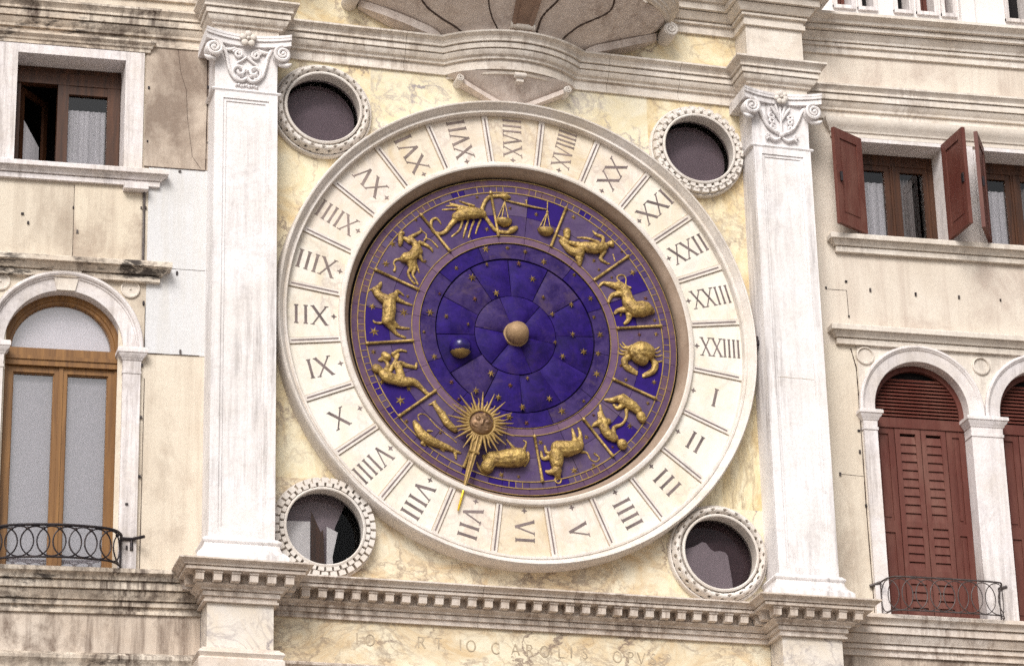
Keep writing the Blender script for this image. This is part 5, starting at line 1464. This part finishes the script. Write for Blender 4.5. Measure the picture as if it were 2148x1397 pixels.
for k, (a, b) in enumerate(VX):
    W = holder('window', RB_, ((a + b) / 2, 0, VZ0))
    m = MB()
    m.box(a - .03, b + .03, -.030, .02, VZ1 - .0, 2.492)
    m.box(a - .10, a, -.030, .02, VZ0 + .004, VZ1); m.box(b, b + .10, -.030, .02, VZ0 + .004, VZ1)
    m.box(a - .02, a, .02, .33, VZ0, VZ1); m.box(b, b + .02, .02, .33, VZ0, VZ1); m.box(a, b, .02, .33, VZ1, VZ1 + .02)
    BR(m, 'surround', T_FRAME, W)
    m = MB(); frame_rect(m, a, b, VZ0, VZ1, .055, .25, .33)
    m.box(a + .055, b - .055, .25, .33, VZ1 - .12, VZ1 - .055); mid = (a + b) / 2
    m.box(mid - .028, mid + .028, .245, .32, VZ0 + .05, VZ1 - .12)
    for xa, xb in ((a + .055, mid - .028), (mid + .028, b - .055)): frame_rect(m, xa, xb, VZ0 + .05, VZ1 - .12, .06, .26, .315)
    m.box(mid - .006, mid + .006, .230, .25, VZ0 + .05, VZ1 - .12)
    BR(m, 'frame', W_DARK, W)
    for xa, xb in ((a + .115, mid - .088), (mid + .088, b - .115)):
        m = MB().quad((xa, .285, VZ0 + .11), (xb, .285, VZ0 + .11), (xb, .285, VZ1 - .18), (xa, .285, VZ1 - .18)); BR(m, 'pane', G_CLEAR, W)
    m = MB(); curtain(m, a + .08, mid - .09, VZ0, VZ1 - .30, .305, 4, .008); BR(m, 'curtain', CURTAIN, W)
    m = MB(); curtain(m, mid + .06, b - .20, VZ0, VZ1 - .22, .36, 5, .02); BR(m, 'curtain', cloth('grey_curtain', (.44, .40, .40), 3), W)
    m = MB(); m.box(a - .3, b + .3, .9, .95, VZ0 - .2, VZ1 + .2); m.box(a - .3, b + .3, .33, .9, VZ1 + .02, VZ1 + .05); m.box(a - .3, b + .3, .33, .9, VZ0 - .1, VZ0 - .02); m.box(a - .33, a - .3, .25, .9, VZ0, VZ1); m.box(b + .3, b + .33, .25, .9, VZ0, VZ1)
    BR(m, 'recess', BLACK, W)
    if k == 0: specs = ((a + .0, 30, -1, W_RED2), (b - .0, 86, 1, W_RED))
    else: specs = ((a + .0, 57, -1, W_RED), (b, 40, 1, W_RED))
    for hx_, ang, sg, mt in specs:
        m = MB(); hd = shutter(m, hx_, -.035, ang, .455, VZ0 + .04, VZ1 + .02, sg)
        sh = BR(m, 'shutter', mt, W); hd.build('latch', IRON, sh, warp=wr)
m = MB(); m.sweep(ends(3.435, RX1), SILL(1.362, .13, .175)); m.box(3.6, RX1, 0.0, .25, 1.32, 1.364); BR(m, 'sill', T_WARM, smooth=30)
m = MB(); m.box(4.765, 5.005, -.028, 0.0, VZ0, VZ1 + .04); BR(m, 'mullion', T_FRAME)
# arched doors
for k in range(2):
    c0 = DX + PITCH * k
    D = holder('arched_door', RB_, (c0, 0, -2.6), 'arched opening closed by louvred red doors' if k == 0 else 'second arched opening with red louvred doors, cut by the picture edge')
    m = MB()
    arch_strip(m, c0, DZ, [(.672, -.012), (.672, -.050), (.662, -.060), (.646, -.060), (.635, -.048), (.626, -.044), (.620, -.034), (.610, -.030), (.517, -.030), (.507, -.026), (.507, .18)], 44, DZ - .055)
    BR(m, 'surround', T_FRAME, D, smooth=30)
    m = MB()
    arch_strip(m, c0, DZ, [(.515, .10), (.452, .10), (.452, .15)], 40, DZ - .06)
    m.box(c0 - .507, c0 + .507, .10, .16, -.625, -.520)
    n = 11
    for i in range(n):
        z = -.50 + i * .0375
        hw = .455 if z < DZ else math.sqrt(max(.0, .455 ** 2 - (z + .012 - DZ) ** 2))
        if hw > .1: m.add([(c0 - hw, .105, z), (c0 + hw, .105, z), (c0 + hw, .127, z + .031), (c0 - hw, .127, z + .031), (c0 - hw, .113, z - .001), (c0 + hw, .113, z - .001), (c0 + hw, .135, z + .030), (c0 - hw, .135, z + .030)],
                      [(0, 1, 2, 3), (4, 7, 6, 5), (0, 4, 5, 1), (1, 5, 6, 2), (2, 6, 7, 3), (3, 7, 4, 0)])
    BR(m, 'louvre_lunette', W_RED, D)
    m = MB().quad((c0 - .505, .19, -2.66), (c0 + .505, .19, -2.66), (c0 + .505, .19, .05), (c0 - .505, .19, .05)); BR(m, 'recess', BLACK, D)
    X = [-.507, -.259, .022, .298, .507]
    for q in range(4):
        x0, x1 = c0 + X[q] + .004, c0 + X[q + 1] - .004
        m = MB(); z0, z1 = -2.60, -.628
        if q in (0, 3):
            frame_rect(m, x0, x1, z0, z1, .062, .115, .155)
            m.box(x0 + .062, x1 - .062, .115, .155, -1.72, -1.60)
            m.box(x0 + .06, x1 - .06, .130, .150, z0 + .05, z1 - .05)
            m.box(x0 + .085, x1 - .085, .122, .135, -1.56, z1 - .11); m.box(x0 + .085, x1 - .085, .122, .135, z0 + .10, -1.76)
        else:
            frame_rect(m, x0, x1, z0, z1, .052, .112, .155)
            for za, zb, cnt in ((-1.60, -.70, 10), (-2.10, -1.66, 5), (-2.56, -2.16, 5)):
                h = (zb - za) / cnt
                for i in range(cnt):
                    m.add([(x0 + .05, .114, za + h * i), (x1 - .05, .114, za + h * i), (x1 - .05, .130, za + h * i + h * .94), (x0 + .05, .130, za + h * i + h * .94), (x0 + .05, .15, za + h * i), (x1 - .05, .15, za + h * i)],
                          [(0, 1, 2, 3), (0, 4, 5, 1), (0, 3, 4), (1, 5, 2), (4, 3, 2, 5)])
            for zz in (-1.66, -2.16): m.box(x0 + .05, x1 - .05, .113, .15, zz, zz + .06)
        BR(m, 'door_leaf', W_RED2 if q in (1, 2) else W_RED, D)
def pier(x0, x1, top_w):
    m = MB(); m.box(x0, x1, -.045, .17, -2.655, -.69); m.box(x0 - .008, x1 + .008, -.054, .1, -.72, -.69)
    p = BR(m, 'pier', T_FRAME)
    m = MB(); m.sweep([(x0, .17), (x0, -.045), (x1, -.045), (x1, .17)], [(0.0, -.69), (.004, -.625), (.012, -.62), (.02, -.60), (.04, -.575), (.045, -.56), (.055, -.555), (.055, -.525), (.046, -.516), (0.0, -.512)]); m.box(x0, x1, -.045, .17, -.69, -.513)
    m.build('impost', T_FRAME, p, warp=wr, smooth=30)
pier(3.548, 3.692, 0); pier(DX + DR, DX + PITCH - DR, 0); pier(DX + PITCH + DR, DX + PITCH * 2 - DR, 0)
for x in (3.628, DX + PITCH / 2 + .01):
    m = MB(); z = .075 if x < 4 else .045
    m.lathe(x, z, [(.098, -.012), (.094, -.030), (.084, -.034), (.078, -.024), (.074, -.002)], 40); m.disc(x, z, .075, -.0135, 40)
    BR(m, 'rosette', T_WARM, smooth=40)
joint(RB_, wr, 0, [(3.26, .78), (3.485, .78), (3.49, .49)], .005); joint(RB_, wr, 0, [(3.535, -.55), (3.53, -1.6), (3.54, -2.6)], .010); joint(RB_, wr, 0, [(3.27, -1.19), (3.53, -1.20)], .004)
joint(RB_, wr, 0, [(3.485, .15), (3.53, -.05), (3.535, -.5)], .012)
clamps([c for c in CLR if c[0] > 3400], RB_, wr, -.002)
clamps([c for c in CLR if c[0] <= 3400], RB_, wr, -.002)
m = MB(); m.box(-.035 + 2.40, 2.436, -.19, -.15, .03, .075); m.box(2.40, 2.43, -.18, -.15, -.01, .12); m.build('iron_lug', IRON, tower)

# ------------------------------------------------------------------ iron railings
def railing(label, path, z0, z1, mat, pitch, rx, knobs, warp, hooks, th=1.0):
    root = thing('balcony_railing', label, 'railing', (sum(p[0] for p in path) / len(path), -.2, z0))
    # smooth plan curve with arc length
    P = [Vector((x, y, 0)) for x, y in path]
    fine = []
    for i in range(len(P) - 1):
        p0, p1, p2, p3 = P[max(i - 1, 0)], P[i], P[i + 1], P[min(i + 2, len(P) - 1)]
        for k in range(12):
            t = k / 12
            fine.append(0.5 * ((2 * p1) + (p2 - p0) * t + (2 * p0 - 5 * p1 + 4 * p2 - p3) * t * t + (3 * p1 - p0 - 3 * p2 + p3) * t ** 3))
    fine.append(P[-1])
    S_ = [0.0]
    for a, b in zip(fine, fine[1:]): S_.append(S_[-1] + (b - a).length)
    def at(s):
        s = min(max(s, 0), S_[-1])
        for i in range(len(S_) - 1):
            if s <= S_[i + 1]:
                t = (s - S_[i]) / max(1e-6, S_[i + 1] - S_[i])
                return fine[i].lerp(fine[i + 1], t)
        return fine[-1]
    m = MB(); m.tube([(p.x, p.y, z1) for p in fine], .0135 * th, 8)
    for hx0, hy0, hz0, hx1, hy1, hz1 in hooks: m.tube([(hx0, hy0, hz0), (hx1, hy1, hz1)], .016, 8)
    m.build('top_rail', mat, root, warp=warp)
    m = MB(); m.tube([(p.x, p.y, z0 + .02) for p in fine], .010 * th, 8); m.build('bottom_rail', mat, root, warp=warp)
    n = int(round((S_[-1] - 2 * rx) / pitch)); off = (S_[-1] - n * pitch) / 2
    zc, rz = (z0 + z1) / 2 + .005, (z1 - z0) / 2 - .02
    for i in range(n + 1):
        s0 = off + i * pitch
        pts = []
        for k in range(28):
            a = 2 * PI * k / 28
            p = at(s0 + rx * math.cos(a))
            o_ = .005 if i % 2 else -.005
            pts.append((p.x, p.y + o_, zc + rz * math.sin(a)))
        MB().tube(pts, .0075 * th, 6, closed=True).build('loop', mat, root, warp=warp)
        if knobs:
            p = at(s0 + pitch / 2)
            MB().ball((p.x, p.y, z1 - .035), .018, .016, 10, 6).build('knob', mat, root, warp=warp)
    for s in (0.0, S_[-1]):
        p = at(s)
        MB().tube([(p.x, p.y, z0), (p.x, p.y, z1)], .010 * th, 8).build('post', mat, root, warp=warp)
    return root
railing('bulging black iron railing of overlapping loops below the tall wood-framed arched window', [(-4.99, -.06), (-4.97, -.20), (-4.80, -.33), (-4.37, -.385), (-3.97, -.33), (-3.83, -.20), (-3.80, -.06)], -2.655, -2.335, IRON, .142, .128, True, wl,
        [(-3.80, -.06, -2.335, -3.70, -.05, -2.335), (-3.70, -.05, -2.335, -3.60, -.14, -2.335), (-3.70, -.045, -2.335, -3.70, -.05, -2.44)])
railing('thin grey iron railing of wide loops in front of the louvred red doors', [(3.60, -.05), (3.62, -.20), (3.72, -.26), (4.175, -.27), (4.70, -.26), (4.81, -.20), (4.85, -.05)], -2.655, -2.30, IRON2, .145, .13, False, wr,
        [(3.60, -.05, -2.30, 3.50, -.02, -2.335), (4.85, -.05, -2.30, 4.94, -.045, -2.27)], .68)
